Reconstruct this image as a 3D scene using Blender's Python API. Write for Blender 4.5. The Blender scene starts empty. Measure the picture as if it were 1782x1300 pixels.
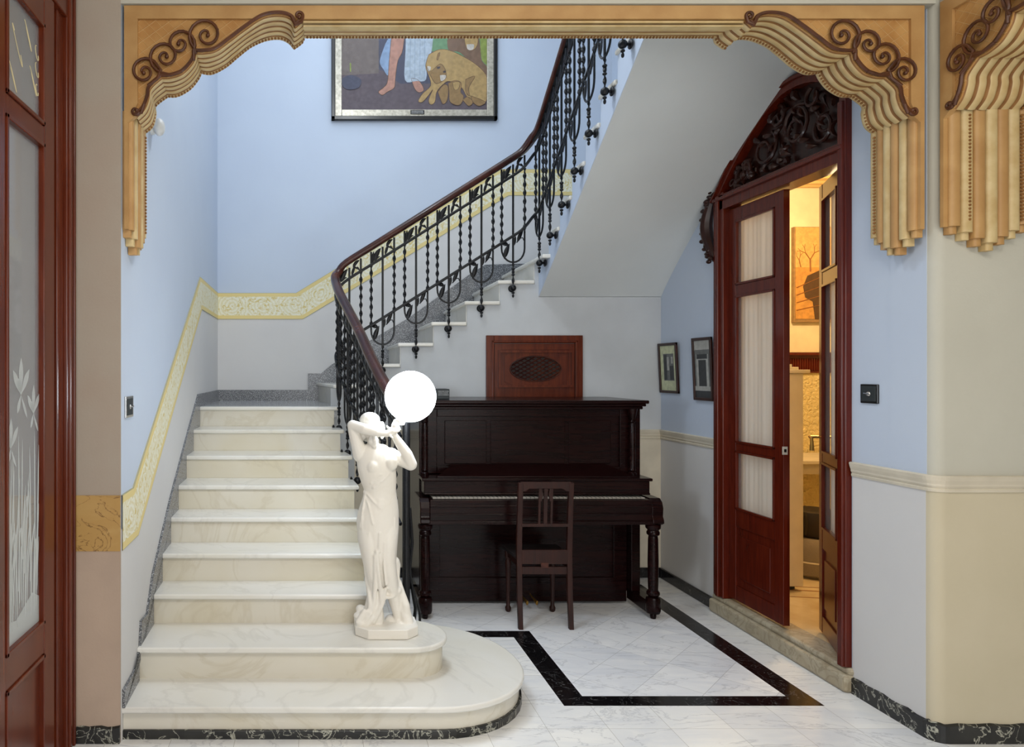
import bpy, math, random
from mathutils import Vector
random.seed(7)
PI = math.pi
sc = bpy.context.scene
COL = bpy.context.collection

# ---------------------------------------------------------------- camera, world, lights, exposure
cam_d = bpy.data.cameras.new('camera'); cam = bpy.data.objects.new('camera', cam_d); COL.objects.link(cam)
cam.location = (0, 0, 1.73); cam.rotation_euler = (PI/2, 0, 0)
cam_d.sensor_width = 36; cam_d.lens = 1230/1782*36
cam_d.shift_x = (891-555)/1782; cam_d.shift_y = -(650-647)/1782
cam_d.clip_start = .05
sc.camera = cam
sc.view_settings.view_transform = 'Standard'; sc.view_settings.look = 'None'
sc.view_settings.exposure = 0.0; sc.view_settings.gamma = 1; sc.view_settings.use_curve_mapping = False
w = bpy.data.worlds.new('world'); sc.world = w; w.use_nodes = True
w.node_tree.nodes['Background'].inputs[0].default_value = (.75, .85, 1, 1)
w.node_tree.nodes['Background'].inputs[1].default_value = .25
def light(name, kind, loc, power, col, size=.3, sy=None, rot=(0, 0, 0)):
    d = bpy.data.lights.new(name, kind); d.energy = power; d.color = col
    if kind == 'AREA':
        d.size = size
        if sy: d.shape = 'RECTANGLE'; d.size_y = sy
    else: d.shadow_soft_size = size
    o = bpy.data.objects.new(name, d); COL.objects.link(o); o.location = loc; o.rotation_euler = rot
    return o
light('stairwell_lamp', 'POINT', (.4, 4.3, 5.05), 62, (.90, .95, 1), .12)
light('stairwell_skylight', 'AREA', (.6, 5.2, 5.9), 42, (.78, .88, 1), 2.4, 2.4)
light('hall_lamp', 'AREA', (.9, .6, 4.0), 68, (1, .93, .84), 1.2, 1.2)
light('hall_fill', 'AREA', (1.0, -3.0, 1.9), 112, (.98, .99, 1), 4.0, 2.6, (PI/2, 0, 0))  # added fill panel behind the camera, lifts soffit and piers; no doorway there
light('hall_lamp_right', 'POINT', (2.6, .4, 3.6), 34, (1, .92, .78), .15)
light('room_lamp', 'POINT', (4.0, 5.3, 3.1), 90, (1, .74, .42), .12)
light('side_room_light', 'AREA', (-2.4, 1.8, 3.3), 22, (.9, .95, 1), 1, 1)

# ---------------------------------------------------------------- materials
def lin(c):
    return tuple(((v/255)/12.92 if v/255 <= .04045 else ((v/255+.055)/1.055)**2.4) for v in c) + (1,)
MATS = {}
def newmat(name):
    m = bpy.data.materials.new(name); m.use_nodes = True; MATS[name] = m
    return m, m.node_tree.nodes, m.node_tree.links, m.node_tree.nodes['Principled BSDF']
def coords(N, L, scale=(1, 1, 1), rot=(0, 0, 0)):
    tc = N.new('ShaderNodeTexCoord'); mp = N.new('ShaderNodeMapping')
    mp.inputs['Scale'].default_value = scale; mp.inputs['Rotation'].default_value = rot
    L.new(tc.outputs['Object'], mp.inputs['Vector']); return mp.outputs['Vector']
def noise(N, L, v, s, det=4, dist=0, rough=.5):
    n = N.new('ShaderNodeTexNoise'); n.inputs['Scale'].default_value = s; n.inputs['Detail'].default_value = det
    n.inputs['Distortion'].default_value = dist; n.inputs['Roughness'].default_value = rough
    L.new(v, n.inputs['Vector']); return n.outputs['Fac']
def ramp(N, L, f, stops):
    r = N.new('ShaderNodeValToRGB'); e = r.color_ramp.elements
    while len(e) < len(stops): e.new(.5)
    for i, (p, c) in enumerate(stops): e[i].position = p; e[i].color = lin(c)
    L.new(f, r.inputs[0]); return r.outputs['Color']
def fac(N, L, f, a, b):
    r = N.new('ShaderNodeMapRange'); r.inputs[1].default_value = a; r.inputs[2].default_value = b
    L.new(f, r.inputs[0]); return r.outputs[0]
def mix(N, L, f, a, b):
    m = N.new('ShaderNodeMix'); m.data_type = 'RGBA'
    if isinstance(f, (int, float)): m.inputs[0].default_value = f
    else: L.new(f, m.inputs[0])
    for i, c in ((6, a), (7, b)):
        if isinstance(c, tuple): m.inputs[i].default_value = lin(c)
        else: L.new(c, m.inputs[i])
    return m.outputs[2]
def math_(N, L, op, a, b=None):
    m = N.new('ShaderNodeMath'); m.operation = op
    for i, c in ((0, a), (1, b)):
        if c is None: continue
        if isinstance(c, (int, float)): m.inputs[i].default_value = c
        else: L.new(c, m.inputs[i])
    return m.outputs[0]
def bump(N, L, B, h, st, dist=.01):
    b = N.new('ShaderNodeBump'); b.inputs['Strength'].default_value = st; b.inputs['Distance'].default_value = dist
    L.new(h, b.inputs['Height']); L.new(b.outputs[0], B.inputs['Normal'])
def plain(name, c, rough=.5, metal=0, c2=None, s=6, bs=0, bscale=60, coat=0):
    m, N, L, B = newmat(name)
    v = coords(N, L)
    c2 = c2 or tuple(x*.94 for x in c)
    L.new(ramp(N, L, noise(N, L, v, s, 5), [(.35, c2), (.65, c)]), B.inputs['Base Color'])
    B.inputs['Roughness'].default_value = rough; B.inputs['Metallic'].default_value = metal
    B.inputs['Coat Weight'].default_value = coat
    if bs: bump(N, L, B, noise(N, L, v, bscale, 4), bs)
    return m
def wood(name, a, b, c, rough=.3, sc=(12, 12, 1.2), coat=.4, spec=.3):
    m, N, L, B = newmat(name)
    v = coords(N, L, sc)
    L.new(ramp(N, L, noise(N, L, v, 2.2, 8, 1.2, .6), [(.3, a), (.5, b), (.72, c)]), B.inputs['Base Color'])
    B.inputs['Roughness'].default_value = rough; B.inputs['Coat Weight'].default_value = coat; B.inputs['Coat Roughness'].default_value = .15; B.inputs['Specular IOR Level'].default_value = spec
    return m
def marble(name, base, vein, stain=None, s=1.3, wid=.03, rough=.2, stretch=(1, 1, 1), rot=(.4, .3, .6), amt=.7):
    m, N, L, B = newmat(name)
    v = coords(N, L, stretch, rot)
    n = noise(N, L, v, s, 8, 1.8, .55)
    d = math_(N, L, 'ABSOLUTE', math_(N, L, 'SUBTRACT', n, .5))
    vf = math_(N, L, 'MULTIPLY', fac(N, L, d, wid, 0), amt)
    cl = noise(N, L, v, s*.8, 4, .6)
    c = mix(N, L, fac(N, L, cl, .42, .72), base, stain or tuple(x*.93 for x in base))
    L.new(mix(N, L, vf, c, vein), B.inputs['Base Color'])
    B.inputs['Roughness'].default_value = rough
    return m
def tiles(name, size, rotz, base_a, base_b, grout, off=(0, 0), rough=.16):
    m, N, L, B = newmat(name)
    tc = N.new('ShaderNodeTexCoord'); mp = N.new('ShaderNodeMapping'); mp.vector_type = 'POINT'
    mp.inputs['Rotation'].default_value = (0, 0, rotz); mp.inputs['Location'].default_value = (off[0], off[1], 0)
    L.new(tc.outputs['Object'], mp.inputs['Vector'])
    br = N.new('ShaderNodeTexBrick'); br.offset = 0; br.squash = 1
    for k, val in (('Scale', 1), ('Mortar Size', .0013), ('Mortar Smooth', .1), ('Bias', 0), ('Brick Width', size), ('Row Height', size)):
        br.inputs[k].default_value = val
    br.inputs['Color1'].default_value = (0, 0, 0, 1); br.inputs['Color2'].default_value = (1, 1, 1, 1); br.inputs['Mortar'].default_value = (.5, .5, .5, 1)
    L.new(mp.outputs[0], br.inputs['Vector'])
    v2 = coords(N, L, (1, 3.2, 1), (0, 0, .6))
    n = noise(N, L, v2, 2.2, 7, 1.2, .6)
    add = math_(N, L, 'ADD', math_(N, L, 'MULTIPLY', n, 1.2), math_(N, L, 'MULTIPLY', br.outputs['Color'], .35))
    c = mix(N, L, fac(N, L, add, .45, 1.15), base_a, base_b)
    vein = fac(N, L, math_(N, L, 'ABSOLUTE', math_(N, L, 'SUBTRACT', noise(N, L, v2, 1.1, 8, 2, .6), .5)), .018, 0)
    c = mix(N, L, math_(N, L, 'MULTIPLY', vein, .35), c, (150, 152, 160))
    L.new(mix(N, L, br.outputs['Fac'], c, grout), B.inputs['Base Color'])
    B.inputs['Roughness'].default_value = rough
    return m
plain('under_paint', (198, 202, 206), .75, bs=.05, s=2, bscale=30)
plain('blue_paint', (195, 206, 222), .75, bs=.05, s=2, c2=(192, 203, 220), bscale=30)
plain('dado_white', (212, 211, 210), .75, bs=.05, s=2, bscale=30, c2=(208, 207, 207))
plain('beige_paint', (192, 190, 178), .8, bs=.06, s=3, bscale=90, c2=(188, 186, 174))
plain('beige_dado', (200, 190, 166), .8, bs=.06, s=3, bscale=90, c2=(196, 186, 161))
plain('taupe_paint', (172, 161, 148), .8, bs=.06, s=3, bscale=90, c2=(170, 155, 141))
plain('pink_dado', (190, 168, 150), .8, bs=.06, s=3, bscale=90)
plain('soffit_grey', (212, 216, 216), .8, bs=.06, s=3, bscale=60, c2=(209, 213, 213))
plain('ceiling_white', (225, 225, 222), .85)
plain('rail_cream', (214, 205, 186), .6)
plain('iron', (16, 17, 22), .32, .35, c2=(10, 11, 14), bs=.3, bscale=120)
plain('chrome', (190, 190, 190), .2, .9)
plain('brass', (180, 140, 70), .3, .9)
plain('black_lacquer', (14, 13, 13), .3)
plain('white_plastic', (225, 225, 222), .4)
wood('door_wood', (72, 19, 8), (86, 25, 11), (98, 32, 14), .26, coat=.15)
wood('left_door_wood', (76, 27, 11), (91, 35, 15), (106, 45, 20), .25, coat=.15)
wood('dark_carved_wood', (34, 13, 8), (46, 19, 12), (60, 27, 16), .34, coat=.1)
wood('handrail_wood', (40, 16, 14), (60, 27, 21), (88, 46, 30), .25, (2, 2, 2), .2)
wood('piano_wood', (15, 5, 5), (24, 8, 8), (34, 12, 10), .22, (1.2, 12, 12), .0, .16)
wood('chair_wood', (34, 15, 12), (46, 21, 16), (58, 28, 20), .45, (14, 14, 2), .0)
plain('plaster_tan', (190, 150, 96), .5, c2=(174, 132, 80), s=7, bs=.15, bscale=25)
plain('plaster_cream', (208, 186, 138), .45, c2=(192, 164, 112), s=12, bs=.15, bscale=25)
plain('plaster_brown', (92, 50, 22), .45, c2=(70, 36, 16), s=14)
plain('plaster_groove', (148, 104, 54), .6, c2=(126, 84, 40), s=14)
marble('white_marble', (228, 226, 220), (206, 203, 196), (218, 213, 198), 1.1, .025, .18, amt=.4)
marble('riser_marble', (218, 213, 200), (196, 186, 164), (208, 198, 170), 1.3, .03, .25, amt=.4)
marble('black_marble', (14, 13, 15), (150, 150, 150), (24, 22, 24), 7, .008, .16, amt=.35)
marble('baseboard_marble', (26, 27, 28), (205, 205, 190), (46, 46, 44), 9, .02, .3, amt=.8)
marble('brown_marble', (186, 148, 88), (92, 52, 26), (204, 172, 116), 4, .012, .4, (1, 1, 1.6), amt=.8)
marble('statue_marble', (238, 234, 226), (232, 226, 214), (234, 228, 216), 2, .02, .45, amt=.3)
marble('stone_sill', (176, 166, 144), (140, 128, 104), (156, 142, 116), 6, .05, .6)
tiles('tile_straight', .30, 0, (246, 245, 241), (222, 224, 228), (190, 188, 184), (-.206, -.127))
tiles('tile_diagonal', .28, PI/4, (246, 246, 246), (218, 221, 228), (184, 184, 186), (.1, .05))
# speckled granite
m, N, L, B = newmat('granite')
v = coords(N, L); vo = N.new('ShaderNodeTexVoronoi'); vo.inputs['Scale'].default_value = 130; L.new(v, vo.inputs['Vector'])
L.new(ramp(N, L, math_(N, L, 'ADD', vo.outputs['Distance'], math_(N, L, 'MULTIPLY', noise(N, L, v, 90, 3), .5)), [(.3, (214, 216, 218)), (.5, (156, 158, 162)), (.75, (90, 92, 96))]), B.inputs['Base Color'])
B.inputs['Roughness'].default_value = .25
m, N, L, B = newmat('landing_stone')
v = coords(N, L)
L.new(ramp(N, L, noise(N, L, v, 70, 3), [(.35, (142, 144, 148)), (.65, (186, 188, 190))]), B.inputs['Base Color']); B.inputs['Roughness'].default_value = .12
# stencilled frieze, UV x = metres along, y = 0..1 across
m, N, L, B = newmat('frieze')
uv = N.new('ShaderNodeUVMap'); sp = N.new('ShaderNodeSeparateXYZ'); L.new(uv.outputs[0], sp.inputs[0])
s_, t_ = sp.outputs[0], sp.outputs[1]
tt = math_(N, L, 'SUBTRACT', t_, .5)
u2 = math_(N, L, 'MULTIPLY', math_(N, L, 'SUBTRACT', math_(N, L, 'FRACT', math_(N, L, 'DIVIDE', s_, .29)), .5), .29)
v2 = math_(N, L, 'MULTIPLY', tt, .26)
cb = N.new('ShaderNodeCombineXYZ'); L.new(s_, cb.inputs[0]); L.new(v2, cb.inputs[1])
dd = math_(N, L, 'SQRT', math_(N, L, 'ADD', math_(N, L, 'MULTIPLY', u2, u2), math_(N, L, 'MULTIPLY', v2, v2)))
nz = noise(N, L, cb.outputs[0], 26, 2, 1.2)
rings = math_(N, L, 'SINE', math_(N, L, 'ADD', math_(N, L, 'MULTIPLY', dd, 190), math_(N, L, 'MULTIPLY', nz, 9)))
inner = mix(N, L, fac(N, L, rings, -.3, .5), (226, 219, 184), (234, 231, 212))
inner = mix(N, L, fac(N, L, nz, .56, .64), inner, (214, 196, 130))
edge = fac(N, L, math_(N, L, 'ABSOLUTE', tt), .355, .36)
c = mix(N, L, edge, inner, (226, 206, 140))
lin1 = fac(N, L, math_(N, L, 'ABSOLUTE', tt), .487, .49)
c = mix(N, L, lin1, c, (170, 164, 130))
L.new(c, B.inputs['Base Color']); B.inputs['Roughness'].default_value = .6
# lattice fascia
m, N, L, B = newmat('plaster_lattice')
tc = N.new('ShaderNodeTexCoord'); sp = N.new('ShaderNodeSeparateXYZ'); L.new(tc.outputs['Object'], sp.inputs[0])
a = math_(N, L, 'ADD', sp.outputs[0], sp.outputs[1])
g = None
for sgn, k in ((1, 1.0), (-1, .72)):
    q = math_(N, L, 'ADD', math_(N, L, 'MULTIPLY', a, sgn*k), sp.outputs[2])
    q = math_(N, L, 'PINGPONG', math_(N, L, 'ADD', q, 10), .026)
    f = fac(N, L, q, .003, .0)
    g = f if g is None else math_(N, L, 'MAXIMUM', g, f)
n = noise(N, L, coords(N, L), 9, 4)
bc = ramp(N, L, n, [(.35, (172, 122, 64)), (.65, (192, 146, 86))])
L.new(mix(N, L, math_(N, L, 'MULTIPLY', g, .6), bc, (218, 180, 124)), B.inputs['Base Color'])
bump(N, L, B, g, .5, .004); B.inputs['Roughness'].default_value = .55
# rough yellow plaster
m, N, L, B = newmat('rough_plaster')
B.inputs['Base Color'].default_value = lin((232, 212, 150)); B.inputs['Roughness'].default_value = .7
v = coords(N, L); bump(N, L, B, noise(N, L, v, 28, 5, 1), 1, .03)
plain('room_cream', (238, 224, 186), .7)
plain('room_ceiling', (214, 178, 112), .6)
plain('cabinet_white', (214, 204, 178), .5)
plain('room_floor', (226, 208, 168), .15, c2=(208, 184, 140), s=4)
plain('fabric_grey', (150, 140, 124), .9, bs=.5, bscale=140)
plain('bag_black', (36, 28, 20), .5)
plain('curtain', (228, 218, 200), .85, c2=(216, 206, 188), s=3)
m, N, L, B = newmat('fabric_curtain')
v = coords(N, L, (1, 1, .04)); B.inputs['Base Color'].default_value = lin((232, 224, 210)); B.inputs['Roughness'].default_value = .9
L.new(ramp(N, L, noise(N, L, v, 22, 3), [(.3, (228, 222, 210)), (.7, (246, 243, 236))]), B.inputs['Base Color'])
tr = N.new('ShaderNodeBsdfTranslucent'); tr.inputs[0].default_value = lin((240, 232, 214)); ms = N.new('ShaderNodeMixShader'); ms.inputs[0].default_value = .3
L.new(B.outputs[0], ms.inputs[1]); L.new(tr.outputs[0], ms.inputs[2]); L.new(ms.outputs[0], N['Material Output'].inputs['Surface'])
def glass(name, tint, a, rough=.05):
    m = bpy.data.materials.new(name); m.use_nodes = True; MATS[name] = m
    N, L = m.node_tree.nodes, m.node_tree.links; B = N['Principled BSDF']
    B.inputs['Base Color'].default_value = lin(tint); B.inputs['Roughness'].default_value = rough
    B.inputs['Alpha'].default_value = a
    tc = N.new('ShaderNodeTexCoord'); n = N.new('ShaderNodeTexNoise'); n.inputs['Scale'].default_value = 3
    L.new(tc.outputs['Object'], n.inputs['Vector'])
    b = N.new('ShaderNodeBump'); b.inputs['Strength'].default_value = .02; L.new(n.outputs['Fac'], b.inputs['Height']); L.new(b.outputs[0], B.inputs['Normal'])
    return m
glass('door_glass', (176, 180, 184), .35)
glass('picture_glass', (30, 30, 34), .05, .02)
glass('clear_glass', (210, 210, 200), .12, .03)
glass('etch_white', (214, 218, 216), .42, .6)
glass('etch_gold', (222, 206, 160), .8, .5)
m, N, L, B = newmat('globe_glass')
B.inputs['Base Color'].default_value = (1, 1, 1, 1); B.inputs['Emission Color'].default_value = (.80, .90, 1, 1); B.inputs['Emission Strength'].default_value = 36
# painting colours
for nm, c in dict(p_ground=(104, 92, 100), p_wall=(124, 112, 108), p_dark=(82, 84, 104), p_skin=(196, 146, 128), p_robe=(186, 200, 214), p_blue=(146, 172, 206),
                  p_lion=(190, 158, 104), p_lion2=(160, 128, 84), p_mane=(132, 104, 84), p_green=(120, 160, 120), p_lime=(150, 166, 84), p_muzzle=(214, 206, 196), p_shadow=(84, 74, 78),
                  silver=(190, 184, 172), mount=(206, 210, 172), photo_mid=(110, 112, 110), photo_dark=(58, 60, 62), photo_light=(176, 176, 170), text_white=(220, 220, 220),
                  p_sepia=(206, 150, 74), p_sepia2=(226, 178, 104), p_coat=(84, 60, 36), p_twig=(150, 96, 40), seat_dark=(24, 14, 12), ivory=(176, 168, 156), p_fold=(166, 182, 202), box_dark=(40, 46, 48), dark_hole=(28, 10, 6)).items():
    plain(nm, c, .6, s=30, c2=tuple(x*.88 for x in c))
plain('silver_frame', (196, 190, 176), .35, .3, c2=(160, 154, 140), s=40)

# ---------------------------------------------------------------- mesh helper
ORG = {}
def tag(o, label=None, cat=None, group=None, kind=None):
    if label: o['label'] = label
    if cat: o['category'] = cat
    if group: o['group'] = group
    if kind: o['kind'] = kind
    return o
def thing(name, loc, label, cat, group=None, kind=None):
    o = bpy.data.objects.new(name, None); COL.objects.link(o); o.location = loc; o.empty_display_size = .1
    ORG[o] = Vector(loc); return tag(o, label, cat, group, kind)
class MB:
    def __init__(s): s.v = []; s.f = []; s.mi = []; s.uv = {}
    def add(s, vs, fs, mi=0):
        n = len(s.v); s.v += [tuple(p) for p in vs]; s.f += [tuple(i+n for i in f) for f in fs]; s.mi += [mi]*len(fs)
    def box(s, x0, x1, y0, y1, z0, z1, mi=0, f=None):
        p = [(x, y, z) for z in (z0, z1) for x, y in ((x0, y0), (x1, y0), (x1, y1), (x0, y1))]
        if f: p = [f(*q) for q in p]
        s.add(p, [(3, 2, 1, 0), (4, 5, 6, 7), (0, 1, 5, 4), (1, 2, 6, 5), (2, 3, 7, 6), (3, 0, 4, 7)], mi); return s
    def bx(s, cx, cy, cz, sx, sy, sz, mi=0): return s.box(cx-sx/2, cx+sx/2, cy-sy/2, cy+sy/2, cz-sz/2, cz+sz/2, mi)
    def prism(s, poly, f0, f1, mi=0):
        n = len(poly)
        s.add([f0(*p) for p in poly]+[f1(*p) for p in poly],
              [tuple(range(n)), tuple(range(2*n-1, n-1, -1))]+[(i, i+n, (i+1) % n+n, (i+1) % n) for i in range(n)], mi); return s
    def pz(s, poly, z0, z1, mi=0): return s.prism(poly, lambda a, b: (a, b, z0), lambda a, b: (a, b, z1), mi)
    def py(s, poly, y0, y1, mi=0): return s.prism(poly, lambda a, b: (a, y0, b), lambda a, b: (a, y1, b), mi)
    def px(s, poly, x0, x1, mi=0): return s.prism(poly, lambda a, b: (x0, a, b), lambda a, b: (x1, a, b), mi)
    def tube(s, path, r, n=8, mi=0, closed=False, flat=1, up=None):
        P = [Vector(p) for p in path]; m = len(P); R = r if isinstance(r, (list, tuple)) else [r]*m
        vs = []; prev = None
        for i, p in enumerate(P):
            t = (P[min(i+1, m-1)]-P[max(i-1, 0)])
            if closed: t = P[(i+1) % m]-P[(i-1) % m]
            if t.length < 1e-9: t = Vector((0, 0, 1))
            t.normalize()
            if up is not None: a = Vector(up)
            else: a = prev if prev is not None else (Vector((0, 0, 1)) if abs(t.z) < .9 else Vector((1, 0, 0)))
            a = a-t*a.dot(t)
            if a.length < 1e-6: a = t.orthogonal()
            a.normalize(); b = t.cross(a); prev = a
            for k in range(n):
                an = 2*PI*k/n; vs.append(p+a*math.cos(an)*R[i]+b*math.sin(an)*R[i]*flat)
        fs = [(i*n+k, i*n+(k+1) % n, (i+1)*n+(k+1) % n, (i+1)*n+k) for i in range(m-1) for k in range(n)]
        if closed: fs += [((m-1)*n+k, (m-1)*n+(k+1) % n, (k+1) % n, k) for k in range(n)]
        else: fs += [tuple(range(n-1, -1, -1)), tuple((m-1)*n+k for k in range(n))]
        s.add(vs, fs, mi); return s
    def lathe(s, c, prof, n=20, mi=0, axis='z', sgn=1):
        vs = []
        for r, h in prof:
            for k in range(n):
                a = 2*PI*k/n; x, y = r*math.cos(a), r*math.sin(a)
                q = {'z': (x, y, h*sgn), 'x': (h*sgn, x, y), 'y': (x, h*sgn, y)}[axis]
                vs.append((c[0]+q[0], c[1]+q[1], c[2]+q[2]))
        m = len(prof)
        s.add(vs, [(i*n+k, i*n+(k+1) % n, (i+1)*n+(k+1) % n, (i+1)*n+k) for i in range(m-1) for k in range(n)]+[tuple(range(n-1, -1, -1)), tuple((m-1)*n+k for k in range(n))], mi); return s
    def ell(s, c, rx, ry, rz, n=14, m=9, mi=0):
        vs = [(c[0]+rx*math.sin(PI*(j+.0)/m)*math.cos(2*PI*k/n), c[1]+ry*math.sin(PI*j/m)*math.sin(2*PI*k/n), c[2]+rz*math.cos(PI*j/m)) for j in range(1, m) for k in range(n)]
        t = len(vs); vs += [(c[0], c[1], c[2]+rz), (c[0], c[1], c[2]-rz)]
        fs = [(j*n+k, (j+1)*n+k, (j+1)*n+(k+1) % n, j*n+(k+1) % n) for j in range(m-2) for k in range(n)]
        fs += [(t, k, (k+1) % n) for k in range(n)]+[(t+1, (m-2)*n+(k+1) % n, (m-2)*n+k) for k in range(n)]
        s.add(vs, fs, mi); return s
    def twist(s, p0, p1, r, pitch=.1, mi=0):
        p0, p1 = Vector(p0), Vector(p1); L_ = (p1-p0).length; m = max(2, int(L_/pitch*8)); vs = []
        for i in range(m+1):
            p = p0.lerp(p1, i/m)
            for k in range(4):
                a = 2*PI*i/8*.5+k*PI/2; rr = r*(1 if k % 2 == 0 else .45)
                vs.append((p.x+rr*math.cos(a), p.y+rr*math.sin(a), p.z))
        s.add(vs, [(i*4+k, i*4+(k+1) % 4, (i+1)*4+(k+1) % 4, (i+1)*4+k) for i in range(m) for k in range(4)]+[(3, 2, 1, 0), tuple(m*4+k for k in range(4))], mi); return s
    def build(s, name, mats, parent=None, smooth=False, bevel=0, kind=None, label=None, segs=2, cat=None, group=None, auto=True):
        org = ORG[parent] if parent else Vector((0, 0, 0))
        if not parent and s.v and kind != 'structure':
            xs, ys, zs = zip(*s.v); org = Vector(((min(xs)+max(xs))/2, (min(ys)+max(ys))/2, min(zs)))
        me = bpy.data.meshes.new(name); me.from_pydata([(x-org.x, y-org.y, z-org.z) for x, y, z in s.v], [], s.f)
        for mname in ([mats] if isinstance(mats, str) else mats): me.materials.append(MATS[mname])
        for p, i in zip(me.polygons, s.mi): p.material_index = i
        if s.uv:
            ul = me.uv_layers.new(name='UVMap')
            for p in me.polygons:
                for li, vi in zip(p.loop_indices, p.vertices): ul.data[li].uv = s.uv.get(vi, (0, 0))
        me.validate(); me.update()
        import bmesh
        b = bmesh.new(); b.from_mesh(me); bmesh.ops.recalc_face_normals(b, faces=b.faces); b.to_mesh(me); b.free()
        if smooth:
            for p in me.polygons: p.use_smooth = True
            if auto:
                try: me.set_sharp_from_angle(angle=math.radians(38))
                except Exception: pass
        o = bpy.data.objects.new(name, me); COL.objects.link(o)
        if parent: o.parent = parent; ORG[o] = org.copy(); o.location = org-ORG[parent]
        else: o.location = org; ORG[o] = org.copy()
        if bevel:
            md = o.modifiers.new('bevel', 'BEVEL'); md.width = bevel; md.segments = segs; md.limit_method = 'ANGLE'; md.angle_limit = math.radians(40)
        tag(o, label, cat, group, kind)
        return o
def catmull(P, n=6):
    out = []
    for i in range(len(P)-1):
        a, b, c, d = P[max(i-1, 0)], P[i], P[i+1], P[min(i+2, len(P)-1)]
        for k in range(n):
            t = k/n
            out.append(tuple(.5*((2*b[j])+(-a[j]+c[j])*t+(2*a[j]-5*b[j]+4*c[j]-d[j])*t*t+(-a[j]+3*b[j]-3*c[j]+d[j])*t**3) for j in range(len(b))))
    out.append(tuple(P[-1])); return out

# ================================================================ SETTING
XR, YF, YB, YS = 2.88, 3.30, 6.95, 5.95      # right wall, arch wall, back wall, wall under the stair
def xl(y): return -.925-(y-3.3)*.020          # left stair wall
Z1 = [0, .155, .32, .485, .65, .81, .97, 1.13, 1.29, 1.448]
D1 = [0, 3.312, 3.606, 3.947, 4.19, 4.455, 4.721, 5.04, 5.358, 5.686]
def xe(y):
    P = [(3.9, .285), (4.19, .28), (4.45, .27), (4.72, .25), (5.05, .222), (5.36, .174), (5.69, .134), (6.0, .13)]
    if y <= P[0][0]: return P[0][1]
    for (a, b), (c, d) in zip(P, P[1:]):
        if y <= c: return b+(d-b)*(y-a)/(c-a)
    return .13
Z2 = {k: 1.448+.175*(k-9) for k in range(9, 30)}
X2 = {10: .13, 11: .40, 12: .672, 13: .951, 14: 1.23, 15: 1.509, 16: 1.80}
Y3 = {17: 5.70, **{k: 5.70-.262*(k-17) for k in range(18, 27)}}

# floor
m_ = MB()
bx0, bx1, bx2, bx3 = 1.27, 1.404, 2.49, 2.62
def fq(x0, x1, y0, y1, mi): m_.add([(x0, y0, 0), (x1, y0, 0), (x1, y1, 0), (x0, y1, 0)], [(0, 1, 2, 3)], mi)
fq(-6, 6, -3.2, 3.66, 0); fq(-6, bx0, 3.66, 4.606, 0); fq(bx3, 6, 3.66, 5.75, 0); fq(-6, 6, 5.75, 7.2, 0); fq(-6, .6, 4.606, 5.75, 0)
fq(bx0, bx3, 3.66, 3.77, 2); fq(bx0, bx1, 3.77, 4.606, 2); fq(.6, bx1, 4.606, 4.718, 2); fq(bx2, bx3, 3.77, 5.62, 2); fq(.6, bx3, 5.62, 5.75, 2)
fq(bx1, bx2, 3.77, 4.718, 1); fq(.6, bx2, 4.718, 5.62, 1)
m_.box(-6, 6, -3.2, 7.2, -.1, -.002, 0)
m_.build('floor', ['tile_straight', 'tile_diagonal', 'black_marble'], kind='structure')

# left stair wall with its dado and frieze
def L3(off): return lambda a, b: (xl(a)+off, a, b)
o = MB().prism([(3.3045, 0), (7.05, 0), (7.05, 6.2), (3.3045, 6.2)], L3(-.3), L3(0)).build('wall_left', 'blue_paint', kind='structure')
bt = [(3.305, 1.153), (3.52, 1.153), (5.77, 2.504), (YB, 2.504)]
bb = [(3.305, .893), (3.62, .893), (5.86, 2.247), (YB, 2.247)]
MB().prism([(3.305, 0), (YB, 0)]+[(y, z+.1) for y, z in reversed(bb)], L3(0), L3(.003)).build('dado', 'dado_white', o)
def frieze(top, bot, f0, f1, name, parent, kind=None):
    b = MB(); s = 0
    for i in range(len(top)-1):
        q = [bot[i], bot[i+1], top[i+1], top[i]]
        n = len(b.v); ln = math.dist(top[i], top[i+1])
        b.add([f1(*p) for p in q]+[f0(*p) for p in q], [(0, 1, 2, 3), (0, 4, 5, 1), (2, 6, 7, 3)])
        for j, (uu, vv) in enumerate([(s, 0), (s+ln, 0), (s+ln, 1), (s, 1)]*2): b.uv[n+j] = (uu, vv)
        s += ln
    return b.build(name, 'frieze', parent, kind=kind)
frieze(bt, bb, L3(0), L3(.008), 'painted_frieze', o)
# back wall
o = MB().box(-1.1, 3.1, YB, YB+.2, 0, 6.2).build('wall_back', 'blue_paint', kind='structure')
def B3(off): return lambda a, b: (a, YB-off, b)
bt = [(xl(YB), 2.504), (-.226, 2.504), (1.775, 3.72), (XR, 3.72)]
bb = [(xl(YB), 2.247), (-.158, 2.247), (1.865, 3.462), (XR, 3.462)]
MB().prism([(xl(YB), 1.3), (XR, 1.3)]+[(x, z+.1) for x, z in reversed(bb)], B3(0), B3(.003)).build('dado', 'dado_white', o)
frieze(bt, bb, B3(0), B3(.008), 'painted_frieze', o)
# wall under the stair (front face y = YS), stepped top
p = [(.10, 0), (XR, 0), (XR, 2.36), (1.85, 2.36), (1.85, Z2[16]-.032), (X2[16]+.017, Z2[16]-.032)]
for k in range(15, 9, -1): p += [(X2[k+1]+.017, Z2[k]-.032), (X2[k]+.017, Z2[k]-.032)]
p += [(.10, Z2[10]-.032)]
MB().py(p, YS, YS+.12).build('wall_under_stair', 'under_paint', kind='structure')
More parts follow.
